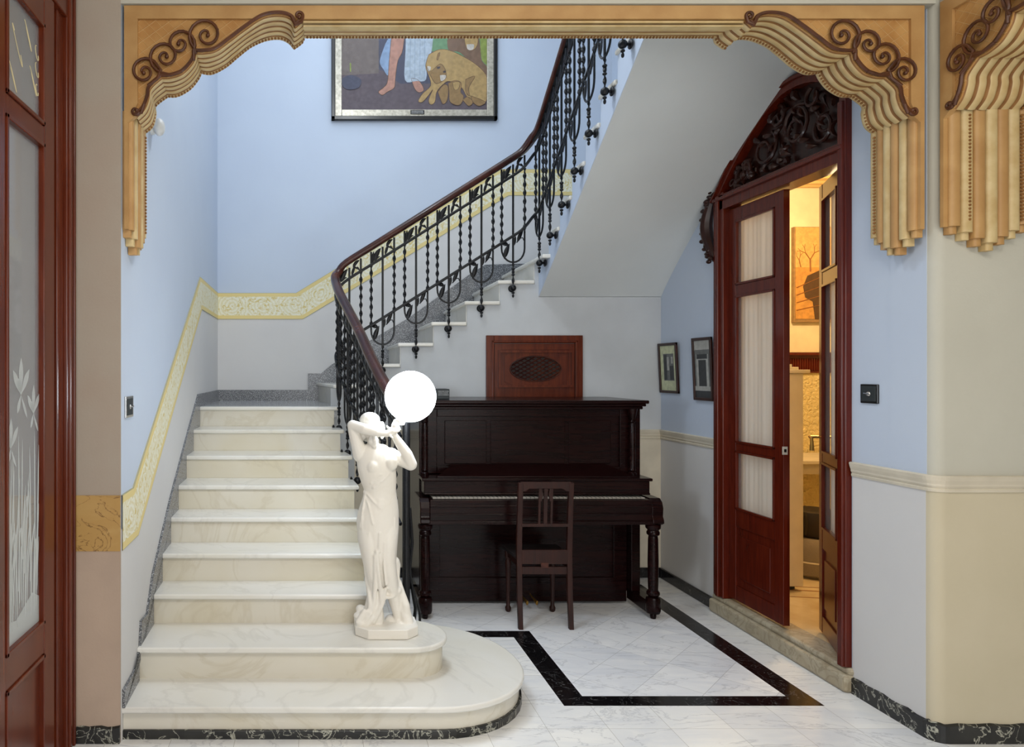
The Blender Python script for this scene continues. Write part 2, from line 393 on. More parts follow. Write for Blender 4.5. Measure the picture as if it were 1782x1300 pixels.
# right wall with the arched doorway
dy0, dy1, dzb = 3.83, 5.09, .13
def arch(y):
    if y >= 4.3: return 2.98+.53*(1-min(1, (y-4.3)/.80)**1.6)
    return 3.51-.22*min(1, (4.3-y)/.48)**2.5
b = MB()
b.box(XR, XR+.12, 3.56, dy0, 0, 6.2); b.box(XR, XR+.12, dy1, 7.05, 0, 6.2); b.box(XR, XR+.12, dy0, dy1, 0, .09)
n = 24
b.px([(dy0, 6.2)]+[(dy0+(dy1-dy0)*i/n, arch(dy0+(dy1-dy0)*i/n)-.02) for i in range(n+1)]+[(dy1, 6.2)], XR, XR+.12)
o = b.build('wall_right', 'blue_paint', kind='structure')
b = MB()
b.box(XR-.004, XR, 3.35, dy0-.02, .0, 1.19); b.box(XR-.004, XR, dy1+.02, YS, 0, 1.19)
b.build('dado', 'dado_white', o)
MB().box(1.9, XR, YS-.004, YS, 0, 1.19).box(.3, .9, YS-.004, YS, 0, 1.19).build('dado', 'rail_cream', bpy.data.objects['wall_under_stair'])
# arch wall: left pier, lintel, right pier
MB().box(-6, -1.5, YF, YF+.3, 0, 6.2).box(-1.5, -.925, YF, YF+.004, 0, 6.2).box(-1.5, -1.0, YF+.004, YF+.3, 0, 6.2).build('wall_front_left', 'taupe_paint', kind='structure')
MB().box(-1.6, -.928, YF-.003, YF, 0, .9).build('dado', 'pink_dado', bpy.data.objects['wall_front_left'])
MB().box(-1.6, -.927, YF-.006, YF, .893, 1.153).build('marbled_band', 'brown_marble', bpy.data.objects['wall_front_left'])
MB().box(-.925, XR, YF, YF+.3, 3.45, 6.2).build('wall_front_top', 'beige_paint', kind='structure')
# rounded corner of right pier
pts = [(XR+.12, YF+.26), (XR, YF+.26)]
R_ = .05
for i in range(9):
    a = i/8*PI/2; pts.append((XR+R_-R_*math.cos(a), YF+R_-R_*math.sin(a)))
b = MB(); b.pz(pts+[(6, YF), (6, YF+.12), (XR+.12, YF+.12)], 0, 6.2)
b.build('wall_front_right', 'beige_paint', kind='structure', smooth=True)
pts2 = [(XR, YF+.3)]+[(x-.003*math.cos(i/8*PI/2), y-.003*math.sin(i/8*PI/2)) for i, (x, y) in enumerate(pts[2:])]+[(6, YF-.003), (6, YF), (XR+R_, YF)]
MB().pz([(XR, YF+.3), (XR-.003, YF+.3)]+pts2[1:10]+[(6, YF-.003), (6, YF+.01), (XR+R_, YF+.01)], 0, 1.19).build('dado', 'beige_dado', bpy.data.objects['wall_front_right'], smooth=True)
MB().box(XR-.002, XR+.05, YF+.048, YF+.262, 1.19, 3.45).build('blue_reveal', 'blue_paint', bpy.data.objects['wall_front_right'])
# front hall walls, ceilings
MB().box(-6, 6, -3.4, -3.2, 0, 4.4).build('wall_rear', 'beige_paint', kind='structure')
MB().box(5.8, 6, -3.2, YF, 0, 4.4).build('wall_hall_right', 'beige_paint', kind='structure')
MB().box(-1.32, -1.142, 2.3, YF, 3.35, 4.4).box(-1.32, -1.135, -3.2, 1.2, 0, 4.4).box(-1.32, -1.135, 1.2, 2.3, 3.35, 4.4).build('wall_hall_left', 'taupe_paint', kind='structure')
MB().box(-6, -5.8, -3.2, YF, 0, 4.4).build('wall_side_room', 'beige_paint', kind='structure')
MB().box(-6, 6, -3.4, YF, 4.4, 4.5).box(-1.3, 3.1, YF, 7.15, 6.2, 6.3).build('ceiling', 'ceiling_white', kind='structure')
# wall in arch 2 plane, above the side opening
MB().box(2.9, 3.5, -3.2, YF, 3.45, 4.4).build('wall_side_arch', 'beige_paint', kind='structure')
# baseboards
MB().box(XR-.018, XR, dy1+.02, YS, 0, .085).build('baseboard_right', 'black_marble', kind='structure', bevel=.004)
MB().box(.5, XR-.018, YS-.018, YS, 0, .085).build('baseboard_back', 'black_marble', kind='structure', bevel=.004)
def rough_board(path, h, t, name):
    b = MB(); random.seed(3); vs = []; m = len(path)
    for i, (x, y, nx, ny) in enumerate(path):
        hh = h*(1+.03*math.sin(i*2.1)+.03*random.uniform(-1, 1))
        vs += [(x, y, 0), (x+nx*t, y+ny*t, 0), (x+nx*t, y+ny*t, hh-.006), (x+nx*t*.3, y+ny*t*.3, hh), (x, y, hh)]
    b.add(vs, [(i*5+k, i*5+(k+1) % 5, i*5+5+(k+1) % 5, i*5+5+k) for i in range(m-1) for k in range(5)]+[(4, 3, 2, 1, 0), tuple((m-1)*5+k for k in range(5))])
    return b.build(name, 'baseboard_marble', kind='structure')
path = [(XR, dy0-.03-i*.05, -1, 0) for i in range(9)]
path = [q for q in path if q[1] > YF+R_]
for i in range(7):
    a = i/6*PI/2; path.append((XR+R_-R_*math.cos(a), YF+R_-R_*math.sin(a), -math.cos(a), -math.sin(a)))
path += [(XR+R_+.05+i*.05, YF, 0, -1) for i in range(30)]
rough_board(path, .088, .018, 'baseboard_front_right')
rough_board([(-1.13+i*.029, YF, 0, -1) for i in range(8)], .078, .016, 'baseboard_front_left')
# chair rails
def rail(path, name, mat='rail_cream'):
    prof = [(0, 1.165), (.010, 1.168), (.012, 1.180), (.007, 1.184), (.014, 1.196), (.014, 1.205), (.020, 1.222), (.024, 1.240), (.018, 1.245), (0, 1.245)]
    b = MB(); k = len(prof)
    for (x, y, nx, ny) in path:
        b.v += [(x+nx*o_, y+ny*o_, z) for o_, z in prof]
    m = len(path); fs = [(i*k+j, i*k+(j+1) % k, i*k+k+(j+1) % k, i*k+k+j) for i in range(m-1) for j in range(k)]+[tuple(range(k)), tuple((m-1)*k+j for j in range(k))]
    b.f = fs; b.mi = [0]*len(fs); return b.build(name, mat, kind='structure')
rail([(XR, dy1+.02, -1, 0), (XR-.001, YS-.001, -1, -1), (1.9, YS, 0, -1)], 'trim_1')
rail([(XR, dy0-.02, -1, 0)]+[(XR+R_-R_*math.cos(i/6*PI/2), YF+R_-R_*math.sin(i/6*PI/2), -math.cos(i/6*PI/2), -math.sin(i/6*PI/2)) for i in range(7)]+[(5.8, YF, 0, -1)], 'trim_2')
rail([(.45, YS, 0, -1), (.9, YS, 0, -1)], 'trim_3')

# ================================================================ STAIRCASE
st = thing('staircase', (0, 3.31, 0), 'white marble staircase with rounded bottom steps, turning twice up to the right', 'staircase')
def semi(cx, cy, rx, ry0, ry1, x0, y_back, n=20):
    p = [(x0, cy-ry0)]
    for i in range(n+1):
        a = -PI/2+PI*i/n; p.append((cx+rx*math.cos(a), cy+(ry0 if a < 0 else ry1)*math.sin(a)))
    return p+[(x0, y_back)]
xw = -.93
shape1 = lambda d: semi(.567, 3.832, .525-d, .52-d, .6-d, xw, 4.43-d)
shape2 = lambda d: semi(.47, 3.82, .218-d, .214-d, .21-d, xw, 4.03-d)
MB().pz([(max(x, xw), y) for x, y in shape1(.012)], 0, .042).build('black_plinth', 'baseboard_marble', st, bevel=.003)
MB().pz(shape1(.026), .042, Z1[1]-.03).build('riser', 'riser_marble', st, smooth=True)
MB().pz(shape1(0), Z1[1]-.03, Z1[1]).build('tread', 'white_marble', st, smooth=True, bevel=.009, segs=3)
MB().pz(shape2(.024), Z1[1], Z1[2]-.03).build('riser', 'riser_marble', st, smooth=True)
MB().pz(shape2(0), Z1[2]-.03, Z1[2]).build('tread', 'white_marble', st, smooth=True, bevel=.009, segs=3)
for k in range(3, 10):
    y0 = D1[k]; y1 = D1[k+1]+.03 if k < 9 else YS+.05
    sk = lambda y, o: (xl(y)+o)
    MB().pz([(xl(y0), y0+.024), (xe(y0)-.012, y0+.024), (xe(y1)-.012, y1), (xl(y1), y1)], 0.02, Z1[k]-.03).build('riser', 'riser_marble', st)
    if k < 9: MB().pz([(xl(y0), y0), (xe(y0)+.02, y0), (xe(y1)+.02, y1), (xl(y1), y1)], Z1[k]-.03, Z1[k]).build('tread', 'white_marble', st, smooth=True, bevel=.010, segs=3)
    else:
        MB().pz([(xl(y0), y0), (xe(y0)+.02, y0), (xe(y0)+.02, y0+.12), (xl(y0), y0+.12)], Z1[k]-.03, Z1[k]).build('tread', 'white_marble', st, smooth=True, bevel=.010, segs=3)
        MB().box(xl(y0)-.02, .15, y0+.12, YB, Z1[9]-.09, Z1[9]-.001).build('landing', 'landing_stone', st)
# flight 2
for k in range(10, 16):
    xa = X2[k]-.15 if k == 10 else X2[k]
    xb = X2[k]
    MB().pz([(xb+.012, YS+.015), (X2[k+1]+.02, YS+.015), (X2[k+1]+.02, YB), (xa+.012, YB)], Z2[k]-.175-.03, Z2[k]-.032).build('riser', 'white_marble', st)
    MB().pz([(xb-.01, YS-.03), (X2[k+1]+.01, YS-.03), (X2[k+1]+.03, YB), (xa-.01, YB)], Z2[k]-.032, Z2[k]).build('tread', 'white_marble', st, smooth=True, bevel=.010, segs=3)
MB().box(X2[16]-.01, XR, Y3[17]-.05, YB, Z2[16]-.032, Z2[16]).build('landing', 'white_marble', st, bevel=.010, segs=3)
MB().box(X2[16]+.012, 1.9, YS+.01, YB, Z2[15]-.03, Z2[16]-.032).build('riser', 'white_marble', st)
# flight 3
def zbot(y): return 2.365+.657*(5.95-y)
for k in range(17, 25):
    y0 = Y3[k]; MB().box(1.835, XR, y0-.262, y0, Z2[k]-.032, Z2[k]).build('tread', 'white_marble', st, smooth=True, bevel=.010, segs=3)
    MB().box(1.93, XR, y0-.04, y0-.015, Z2[k]-.175, Z2[k]-.032).build('riser', 'white_marble', st)
MB().box(1.835, XR, YF+.3, Y3[25]+.02, Z2[25]-.032, Z2[25]).build('landing', 'white_marble', st, bevel=.01)
p = [(YS, zbot(YS)), (YS, Z2[16]-.032)]
for k in range(17, 25): p += [(Y3[k]-.012, Z2[k-1]-.032), (Y3[k]-.012, Z2[k]-.032)]
p += [(YF+.3, Z2[24]-.032), (YF+.3, zbot(YF+.3))]
MB().px(p, 1.85, 1.93).build('stringer', 'blue_paint', st)
b = MB(); NY, NX = 40, 14; vs = []
for j in range(NY+1):
    y = YS+(YF+.3-YS)*j/NY
    for i in range(NX+1):
        u = i/NX; x = 1.853+(XR-1.853)*u
        bum = .11*math.sin(PI*min(1, (YS-y)/2.05)**.8)*(u*u*(3-2*u))
        vs.append((x, y, zbot(y)+bum-.003))
k0 = NX+1
vs2 = [(x, y, z+.06) for x, y, z in vs]; T = len(vs)
fs = [(j*k0+i, j*k0+i+1, (j+1)*k0+i+1, (j+1)*k0+i) for j in range(NY) for i in range(NX)]
fs += [tuple(q+T for q in f) for f in fs]
fs += [(i, i+1, T+i+1, T+i) for i in range(NX)]+[(j*k0, (j+1)*k0, T+(j+1)*k0, T+j*k0) for j in range(NY)]
b.add(vs+vs2, fs); b.build('soffit', 'soffit_grey', st, smooth=True)
# granite skirting on walls
S3 = L3
p = [(3.31, .155), (3.31, .24), (3.62, .245), (3.66, .44), (3.80, .43)]
for k in (3, 5, 7): p.append((D1[k], Z1[k]+.12))
p += [(5.62, 1.552), (YB, 1.552), (YB, 1.44), (5.69, 1.44)]
for k in range(8, 1, -1): p += [(D1[k+1], Z1[k]-.02), (D1[k], Z1[k]-.02), (D1[k], Z1[k-1]-.02)]
p += [(3.6, .14)]
MB().prism(p, L3(0.002), L3(.017)).build('skirting', 'granite', st)
p = [(xl(YB), 1.44), (xl(YB), 1.552), (-.107, 1.552), (-.107, 1.713), (.02, 1.713), (.124, 1.80), (.456, 2.01), (.868, 2.25), (1.5, 2.70), (1.63, 2.78), (1.99, 2.79), (XR, 2.79), (XR, 2.66), (X2[16], 2.66)]
for k in range(16, 9, -1): p += [(X2[k]+.02, Z2[k]-.02), (X2[k]+.02, Z2[k-1]-.02)]
MB().py(p, YB-.02, YB-.004).build('skirting', 'granite', st)

# ================================================================ RAILING
rl = thing('stair_railing', (.5, 4.1, .155), 'black wrought iron railing with dark wooden handrail climbing beside the marble steps', 'railing')
def panel(o, d, h, slope, rose=True, ball_v=-1.06, low=True):
    """o=(x,y) centre, d=unit direction of rise, h = handrail underside z at centre"""
    P = lambda s_, v_, off=0: (o[0]+d[0]*s_-d[1]*off, o[1]+d[1]*s_+d[0]*off, h+slope*s_+v_)
    W = .096
    b = MB(); b.tube([P(0, -.03), P(0, -.86)], .009, 6)
    main = b.build('baluster', 'iron', rl, smooth=True)
    for s_ in (-W, W):
        MB().tube([P(s_+.02*(-1 if s_ > 0 else 1)*.0, -.012+0), P(s_, -.12)], .0085, 6).twist(P(s_, -.12), P(s_, -.66), .0148, .07).build('twisted_bar', 'iron', main)
    b = MB()
    pts = [P(-W, -.63)]
    zc = -.73
    for i in range(13):
        a = PI+PI*i/12; pts.append((*P(W*math.cos(a), 0)[:2], h+zc+.115*math.sin(a)-.0))
    pts.append(P(W, -.63))
    b.tube(pts, .0078, 6); b.build('loop', 'iron', main, smooth=True)
    b = MB()
    def leaf(s0, v0, s1, v1, w=.018):
        pts = []; rr = []
        for i in range(6):
            t = i/5; pts.append(P(s0+(s1-s0)*t, v0+(v1-v0)*t+.012*math.sin(PI*t))); rr.append(.002+w*math.sin(PI*(t**.7)))
        b.tube(pts, rr, 6, flat=.4, up=(d[0], d[1], 0))
    leaf(-.085, -.12, -.075, -.02, .010); leaf(-.075, -.10, -.015, -.03); leaf(-.07, -.105, -.02, -.10, .008)
    leaf(.02, -.11, .05, -.045, .010); leaf(.03, -.045, .085, -.02, .012); leaf(.045, -.06, .088, -.11, .010)
    b.build('leaf_ornament', 'iron', main, smooth=True); b = MB()
    leaf(-.09, -.64, -.035, -.69); leaf(-.075, -.77, -.03, -.67); leaf(.01, -.71, .02, -.64, .010); leaf(.035, -.70, .085, -.63, .014)
    b.tube([P(.03, -.70), P(.055, -.68), P(.08, -.69), P(.09, -.72)], .005, 5)
    b.build('leaf_ornament', 'iron', main, smooth=True)
    if low:
        b = MB(); b.twist(P(0, -.86), P(0, ball_v+.03), .012, .07); b.ell(P(0, -.90), .016, .016, .012, 8, 6); b.ell(P(0, -.95), .015, .015, .01, 8, 6)
        b.ell(P(0, ball_v), .027, .027, .027, 12, 8)
        b.ell(P(0, ball_v-.04), .014, .014, .010, 8, 6); b.ell(P(0, ball_v-.065), .010, .010, .016, 8, 6)
        b.tube([P(0, ball_v), P(0, ball_v, rose)], .009, 8)
        b.ell(P(0, ball_v, rose), .03, .012, .03, 12, 8) if abs(d[0]) > .5 else b.ell(P(0, ball_v, rose), .012, .03, .03, 12, 8)
        b.build('finial', 'iron', main, smooth=True)
# handrail path
H2 = lambda x: 3.145+.63*(x-1.075)          # flight 2, y = 5.90
H3 = lambda y: 3.60+.665*(5.85-y)           # flight 3, x = 1.79
f1pts = [(.47, 4.06), (.39, 4.37), (.357, 4.53), (.286, 4.957), (.163, 5.57), (.134, 5.80)]
def f1x(y):
    for (a, b_), (c, d_) in zip(f1pts, f1pts[1:]):
        if b_ <= y <= d_: return a+(c-a)*(y-b_)/(d_-b_)
    return f1pts[0][0] if y < 4.06 else .134
H1 = lambda y: 2.54-.56*(5.9-y)-.03
path = [(f1x(y), y, H1(y)+.03) for y in (4.06, 4.3, 4.6, 4.957, 5.3, 5.57, 5.75)]
path += [(.135, 5.84, 2.52), (.16, 5.885, 2.56), (.23, 5.90, H2(.23)+.03)]
path += [(x, 5.90, H2(x)+.03) for x in (.5, .9, 1.3, 1.55)]+[(1.69, 5.885, H2(1.69)+.035), (1.76, 5.83, H2(1.78)+.07), (1.785, 5.73, H3(5.73)+.03)]
path += [(1.79, y, H3(y)+.03) for y in (5.5, 5, 4.5, 4, 3.7)]
def ribbon(b, path, w, t):
    P = [Vector(p) for p in catmull(path, 4)]; vs = []; m = len(P)
    for i, p in enumerate(P):
        d = P[min(i+1, m-1)]-P[max(i-1, 0)]; s_ = Vector((d.y, -d.x, 0)).normalized()*w; u = s_.cross(d).normalized()*t
        if u.z < 0: u = -u
        for a, c in ((-1, -.6), (-.75, -1), (.75, -1), (1, -.6), (1, .2), (.7, .85), (0, 1.05), (-.7, .85), (-1, .2)): vs.append(p+s_*a+u*c)
    k = 9; b.add(vs, [(i*k+j, i*k+(j+1) % k, i*k+k+(j+1) % k, i*k+k+j) for i in range(m-1) for j in range(k)]+[tuple(range(k)), tuple((m-1)*k+j for j in range(k))])
b = MB(); ribbon(b, path, .036, .028); b.build('handrail', 'handrail_wood', rl, smooth=True, auto=False)
def drop(path, dz): return [(x, y, z+dz) for x, y, z in path]
for dz in (-.15, -.655):
    b = MB(); ribbon(b, drop(path, dz), .008, .0115); b.build('iron_rail', 'iron', rl)
b = MB(); ribbon(b, drop(path, -.03), .016, .004); b.build('iron_rail', 'iron', rl)
for y in (5.60, 5.31, 5.02, 4.74, 4.47, 4.24):
    x = f1x(y); dx, dy = f1x(y+.1)-x, .1; l = math.hypot(dx, dy); panel((x, y), (dx/l, dy/l), H1(y), .56*dy/l, rose=.045)
for x in (.254, .532, .811, 1.084, 1.357, 1.621): panel((x, 5.90), (1, 0), H2(x), .63, rose=.045)
for i in range(8): y = 5.74-.2625*i; panel((1.79, y), (0, -1), H3(y), .665, rose=.045)
# newel post
MB().tube([(.50, 4.05, .155), (.50, 4.05, 1.46)], .022, 12).box(.465, .535, 4.015, 4.085, .155, .20).lathe((.50, 4.05, 1.46), [(.022, 0), (.034, .01), (.034, .03), (.015, .05), (.028, .075), (.02, .10), (.0, .11)]).build('newel_post', 'iron', rl, smooth=True)
MB().tube([(.535, 4.06, .16), (.56, 4.10, .36), (.53, 4.07, .52), (.52, 4.055, .60), (.535, 4.06, .75), (.52, 4.055, .95)], .010, 8).tube([(.60, 4.2, .16), (.60, 4.2, .30), (.55, 4.12, .46), (.51, 4.06, .50)], .008, 8).build('scroll', 'iron', rl, smooth=True)

# ================================================================ PLASTER ARCH
KF, KB = 3.33/1230, 3.60/1230
FZ = [(700, 600), (740, 560), (762, 505), (772, 455), (830, 400), (880, 397), (940, 375), (990, 320), (1005, 272), (1050, 272), (1110, 260), (1180, 210), (1260, 150), (1350, 92), (1440, 78), (1500, 98), (1518, 140), (1548, 112), (1560, 105)]
BZ = [(745, 690), (785, 655), (800, 595), (800, 550), (865, 500), (915, 498), (980, 460), (1020, 410), (1034, 378), (1090, 385), (1160, 350), (1220, 300), (1290, 245), (1370, 212), (1440, 206), (1485, 226), (1512, 255), (1552, 225), (1562, 195)]
def cv(p, K, Y): return ((p[0]/2.955-555)*K, 1.73+(647-p[1]/2.955)*K)
Fp = [cv(p, KF, 0) for p in FZ]; Bp = [cv(p, KB, 0) for p in BZ]
pairs = [a+b_ for a, b_ in zip(Fp, Bp)]
segs_ = [pairs[0:5], pairs[4:9], pairs[8:17], pairs[16:19]]
crv = []
for s_ in segs_:
    c_ = catmull(s_, 6)
    crv += c_ if not crv else c_[1:]
XL = -.925
def arch_unit(root, M, half_len, wscale=1.0, both=True):
    """M(u, w, z): u along the span from the pier, w depth into the wall (0 = face), z up"""
    NR = max(5, round(5*wscale)); prof_n = 6*NR+1
    def prof(t):
        g = t*NR
        return .013*abs(math.sin(PI*g))**.6-.004
    def loft(pts, name):
        b = MB(); vs = []
        m = len(pts)
        for i, q in enumerate(pts):
            a, c = pts[max(i-1, 0)], pts[min(i+1, m-1)]
            tx, tz = c[0]-a[0], c[1]-a[1]; l = math.hypot(tx, tz) or 1; nx, nz = tz/l, -tx/l
            for j in range(prof_n):
                t = j/(prof_n-1); x = q[0]*(1-t)+q[2]*t; z = q[1]*(1-t)+q[3]*t; pf = prof(t)
                vs.append(M(x-XL+nx*pf, t*.27*wscale, z+nz*pf))
        b.add(vs, [(i*prof_n+j, i*prof_n+j+1, (i+1)*prof_n+j+1, (i+1)*prof_n+j) for i in range(m-1) for j in range(prof_n-1)])
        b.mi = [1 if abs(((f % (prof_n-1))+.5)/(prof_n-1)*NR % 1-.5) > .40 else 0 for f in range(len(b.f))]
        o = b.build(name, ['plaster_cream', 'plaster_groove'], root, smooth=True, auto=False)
        # row of beads on the inner rib
        b = MB(); acc = 0; last = None
        for i, q in enumerate(pts):
            t = .86; p = (q[0]*(1-t)+q[2]*t, q[1]*(1-t)+q[3]*t)
            if last is not None:
                seg = math.dist(p, last); n = int((acc+seg)/.0165)
                for k in range(1, n+1):
                    f = (k*.0165-acc)/seg; x = last[0]+(p[0]-last[0])*f; z = last[1]+(p[1]-last[1])*f
                    c_ = M(x-XL+.002, t*.27*wscale, z-.009); b.ell(c_, .0062, .008, .0062, 6, 4)
                acc = acc+seg-n*.0165
            last = p
        b.build('bead_row', 'plaster_groove', root)
    loft(crv, 'ribbed_curve')
    f0, f1 = crv[-1], (half_len+XL, Fp[-1][1], half_len+XL, Bp[-1][1])
    loft([f0, f1], 'ribbed_beam')
    zt = 3.447
    # fascia: lattice ground, raised border, dark scroll line
    poly = [(.012, Fp[0][1]), (.012, zt), (half_len, zt), (half_len, Fp[-1][1]+.001)]+[(q[0]-XL, q[1]) for q in reversed(crv)]
    b = MB(); b.prism(poly, lambda a, c: M(a, -.004, c), lambda a, c: M(a, .03, c)); b.build('fascia', 'plaster_lattice', root)
    zc = 3.385; b = MB()
    b.prism([(.012, 2.40), (.012, zt), (half_len, zt), (half_len, zc), (f0[0]-XL, zc)]+[(q[0]-XL, min(zt-.004, q[1]+.003)) for q in reversed(crv[:-3]) if q[1]+.003 > zc]+[(.075, zc), (.075, 2.99), (.066, 2.97), (.066, 2.93), (.03, 2.90), (.03, 2.40)], lambda a, c: M(a, -.018, c), lambda a, c: M(a, .01, c))
    b.build('border', 'plaster_tan', root)
    # two thin mouldings on the beam
    b = MB()
    for zz, hh in ((3.372, .010), (3.355, .006)): b.prism([(.60*0+f0[0]-XL, zz), (half_len, zz), (half_len, zz+hh), (f0[0]-XL, zz+hh)], lambda a, c: M(a, -.004, c), lambda a, c: M(a, .03, c))
    b.build('moulding', 'plaster_cream', root)
    b = MB(); b.tube([M(q[0]-XL, -.020, q[1]+.004) for q in crv[:-8]], .0085, 6)
    b.build('scroll_line', 'plaster_brown', root, smooth=True)
    def zz(p): x, z = cv(p, KF, 0); return (x-XL, z)
    def spiral(c, tail, a0, r0, dirn, turns):
        pts = list(tail); n = int(turns*18)
        for i in range(n+1):
            t = i/n; a = math.radians(a0)+dirn*2*PI*turns*t; r = r0*(1-t)**1.15+8*t
            pts.append((c[0]+r*math.cos(a), c[1]-r*math.sin(a)))
        q = [zz(p) for p in pts]; m = len(q)
        rr = [.0082-.0025*i/m for i in range(m)]
        b = MB(); b.tube([M(x, -.022, z) for x, z in q], rr, 7)
        e = q[-1]; c_ = M(e[0], -.022, e[1]); b.ell(c_, .010, .010, .010, 8, 6)
        b.build('volute', 'plaster_brown', root, smooth=True)
    spiral((748, 378), [(765, 450), (815, 412), (832, 370)], 45, 72, 1, 1.55)
    spiral((855, 300), [(940, 375), (880, 395)], -103, 87, -1, 1.75)
    spiral((930, 235), [(1000, 320)], -29, 80, 1, 1.6)
    spiral((1065, 190), [(1010, 285)], -131, 94, -1, 1.7)
    spiral((1537, 92), [(1500, 98), (1518, 140), (1550, 125)], -40, 24, 1, .9)
    spiral((702, 578), [(748, 545), (732, 590)], -20, 24, -1, .9)
    # fluted drop on the pier
    nr = 6 if wscale == 1 else 7
    for k in range(nr):
        t0, t1 = k/nr, (k+1)/nr; tm = (t0+t1)/2
        ze = 2.32+.20*abs(tm-.48)**1.0*1.0
        w0, w1 = t0*.27*wscale, t1*.27*wscale; wm = (w0+w1)/2; r = (w1-w0)/2
        thick = .034+.012*(1-abs(tm-.5)*2)
        b = MB(); pr = [(0, w0+.0008)]
        for i in range(9):
            a = PI*i/8; pr.append((thick+.014*math.sin(a), wm-r*.96*math.cos(a)))
        pr += [(0, w1-.0008)]
        b.prism(pr, lambda a, c: M(a, c, ze), lambda a, c: M(a, c, 2.96)); 
        pr2 = [(a*.72, wm+(c-wm)*.7) for a, c in pr]
        b.prism(pr2, lambda a, c: M(a, c, ze-.035), lambda a, c: M(a, c, ze))
        b.build('flute', 'plaster_cream' if k % 2 else 'plaster_tan', root, smooth=True)
    b = MB()
    for k in range(int(.5/.0165)):
        b.ell(M(.052, .86*.27*wscale, 2.43+k*.0165), .0065, .008, .0065, 6, 4)
        if wscale > 1: b.ell(M(.052, .22*.27*wscale, 2.43+k*.0165), .0065, .008, .0065, 6, 4)
    b.build('bead_row', 'plaster_groove', root)
ar = thing('plaster_arch_surround', (.95, 3.33, 2.3), 'tan carved plaster surround with volutes and fluted drops framing the staircase opening', 'plaster surround', 'carved plaster surrounds of the hall openings')
WX = XR-XL; half = WX/2
arch_unit(ar, lambda u, w_, z: (XL+u, 3.33+w_, z), half)
arch_unit(ar, lambda u, w_, z: (XR-.03-u, 3.33+w_, z), half-.03)
ar2 = thing('plaster_arch_surround', (2.9, 3.0, 2.3), 'tan carved plaster surround seen edge on at the far right pier', 'plaster surround', 'carved plaster surrounds of the hall openings')
arch_unit(ar2, lambda u, w_, z: (2.905+w_, 3.298-u, z), 1.9, 1.4)

# ================================================================ DOORS
# double door in right wall
d2 = thing('door_2', (XR, 4.46, .13), 'dark carved wooden double door with arched top, one leaf open', 'door', kind='structure')
b = MB()
# jambs, head bar
for y0, y1 in ((dy0-.01, dy0+.04), (dy1-.11, dy1+.01)):
    b.box(XR-.035, XR+.10, y0, y1, dzb, arch((y0+y1)/2)-.01 if y0 < 4 else 3.0)
    ym = (y0+y1)/2; b.box(XR-.05, XR-.03, ym-.018, ym+.018, dzb, 2.98 if y0 > 4 else 3.2)
b.box(XR-.035, XR+.10, dy0, dy1, 2.875, 2.985); b.box(XR-.055, XR-.03, dy0, dy1, 2.94, 2.965)
b.build('door_frame', 'door_wood', d2, bevel=.005)
b = MB(); n = 28
for i in range(n):
    ya, yb = dy0+(dy1+.02-dy0)*i/n, dy0+(dy1+.02-dy0)*(i+1)/n
    za, zb = arch(ya), arch(yb)
    b.px([(ya, min(za-.002, max(za-.075, 2.985))), (yb, min(zb-.002, max(zb-.075, 2.985))), (yb, zb), (ya, za)], XR-.04, XR+.09)
    b.px([(ya, za-.03), (yb, zb-.03), (yb, zb-.012), (ya, za-.012)], XR-.055, XR-.035)
b.build('arch_frame', 'door_wood', d2)
# carved tympanum
poly = [(dy0+.05, 2.98)]+[(dy0+.05+(dy1-.05-dy0)*i/16, arch(dy0+.05+(dy1-.05-dy0)*i/16)-.06) for i in range(16)]+[(dy1-.04, 2.98)]
b = MB(); b.px(poly, XR+.02, XR+.05)
random.seed(5)
def inside(y, z): return dy0+.09 < y < dy1-.05 and 3.0 < z < arch(y)-.085
def curl(b, cy, cz, r, a0, dirn, turns, r0=.014):
    pts = []; rr = []
    n = int(14*turns)
    for i in range(n+1):
        t = i/n; a = a0+dirn*2*PI*turns*t; q = r*(1-.8*t); y, z = cy+q*math.cos(a), cz+q*math.sin(a)
        if not inside(y, z): continue
        pts.append((XR+.012-.03*math.sin(PI*t), y, z)); rr.append(r0*(1-.5*t))
    if len(pts) > 2: b.tube(pts, rr, 7)
def leafx(b, y, z, a, ln, w):
    pts = []; rr = []
    for i in range(6):
        t = i/5; yy, zz = y+ln*t*math.cos(a+.6*t), z+ln*t*math.sin(a+.6*t)
        if not inside(yy, zz): break
        pts.append((XR+.010-.03*math.sin(PI*t), yy, zz)); rr.append(.003+w*math.sin(PI*t**.8))
    if len(pts) > 2: b.tube(pts, rr, 6, flat=.5)
for (cy, cz, r, a0, dn, tn) in ((4.25, 3.2, .14, 0, 1, 1.5), (4.25, 3.2, .17, PI, -1, .8), (4.02, 3.13, .10, .5, -1, 1.4), (4.55, 3.16, .11, 2, 1, 1.4), (4.75, 3.10, .08, 0, -1, 1.3), (4.42, 3.32, .08, 1, 1, 1.2), (4.10, 3.33, .08, 2, -1, 1.2), (4.9, 3.05, .05, 1, 1, 1.2)):
    curl(b, cy, cz, r, a0, dn, tn)
for i in range(150):
    y = random.uniform(dy0+.1, dy1-.1); z = random.uniform(3.0, 3.9)
    if inside(y, z): leafx(b, y, z, random.uniform(0, 2*PI), random.uniform(.05, .10), random.uniform(.012, .020))
b.build('carved_tympanum', 'dark_carved_wood', d2, smooth=True)
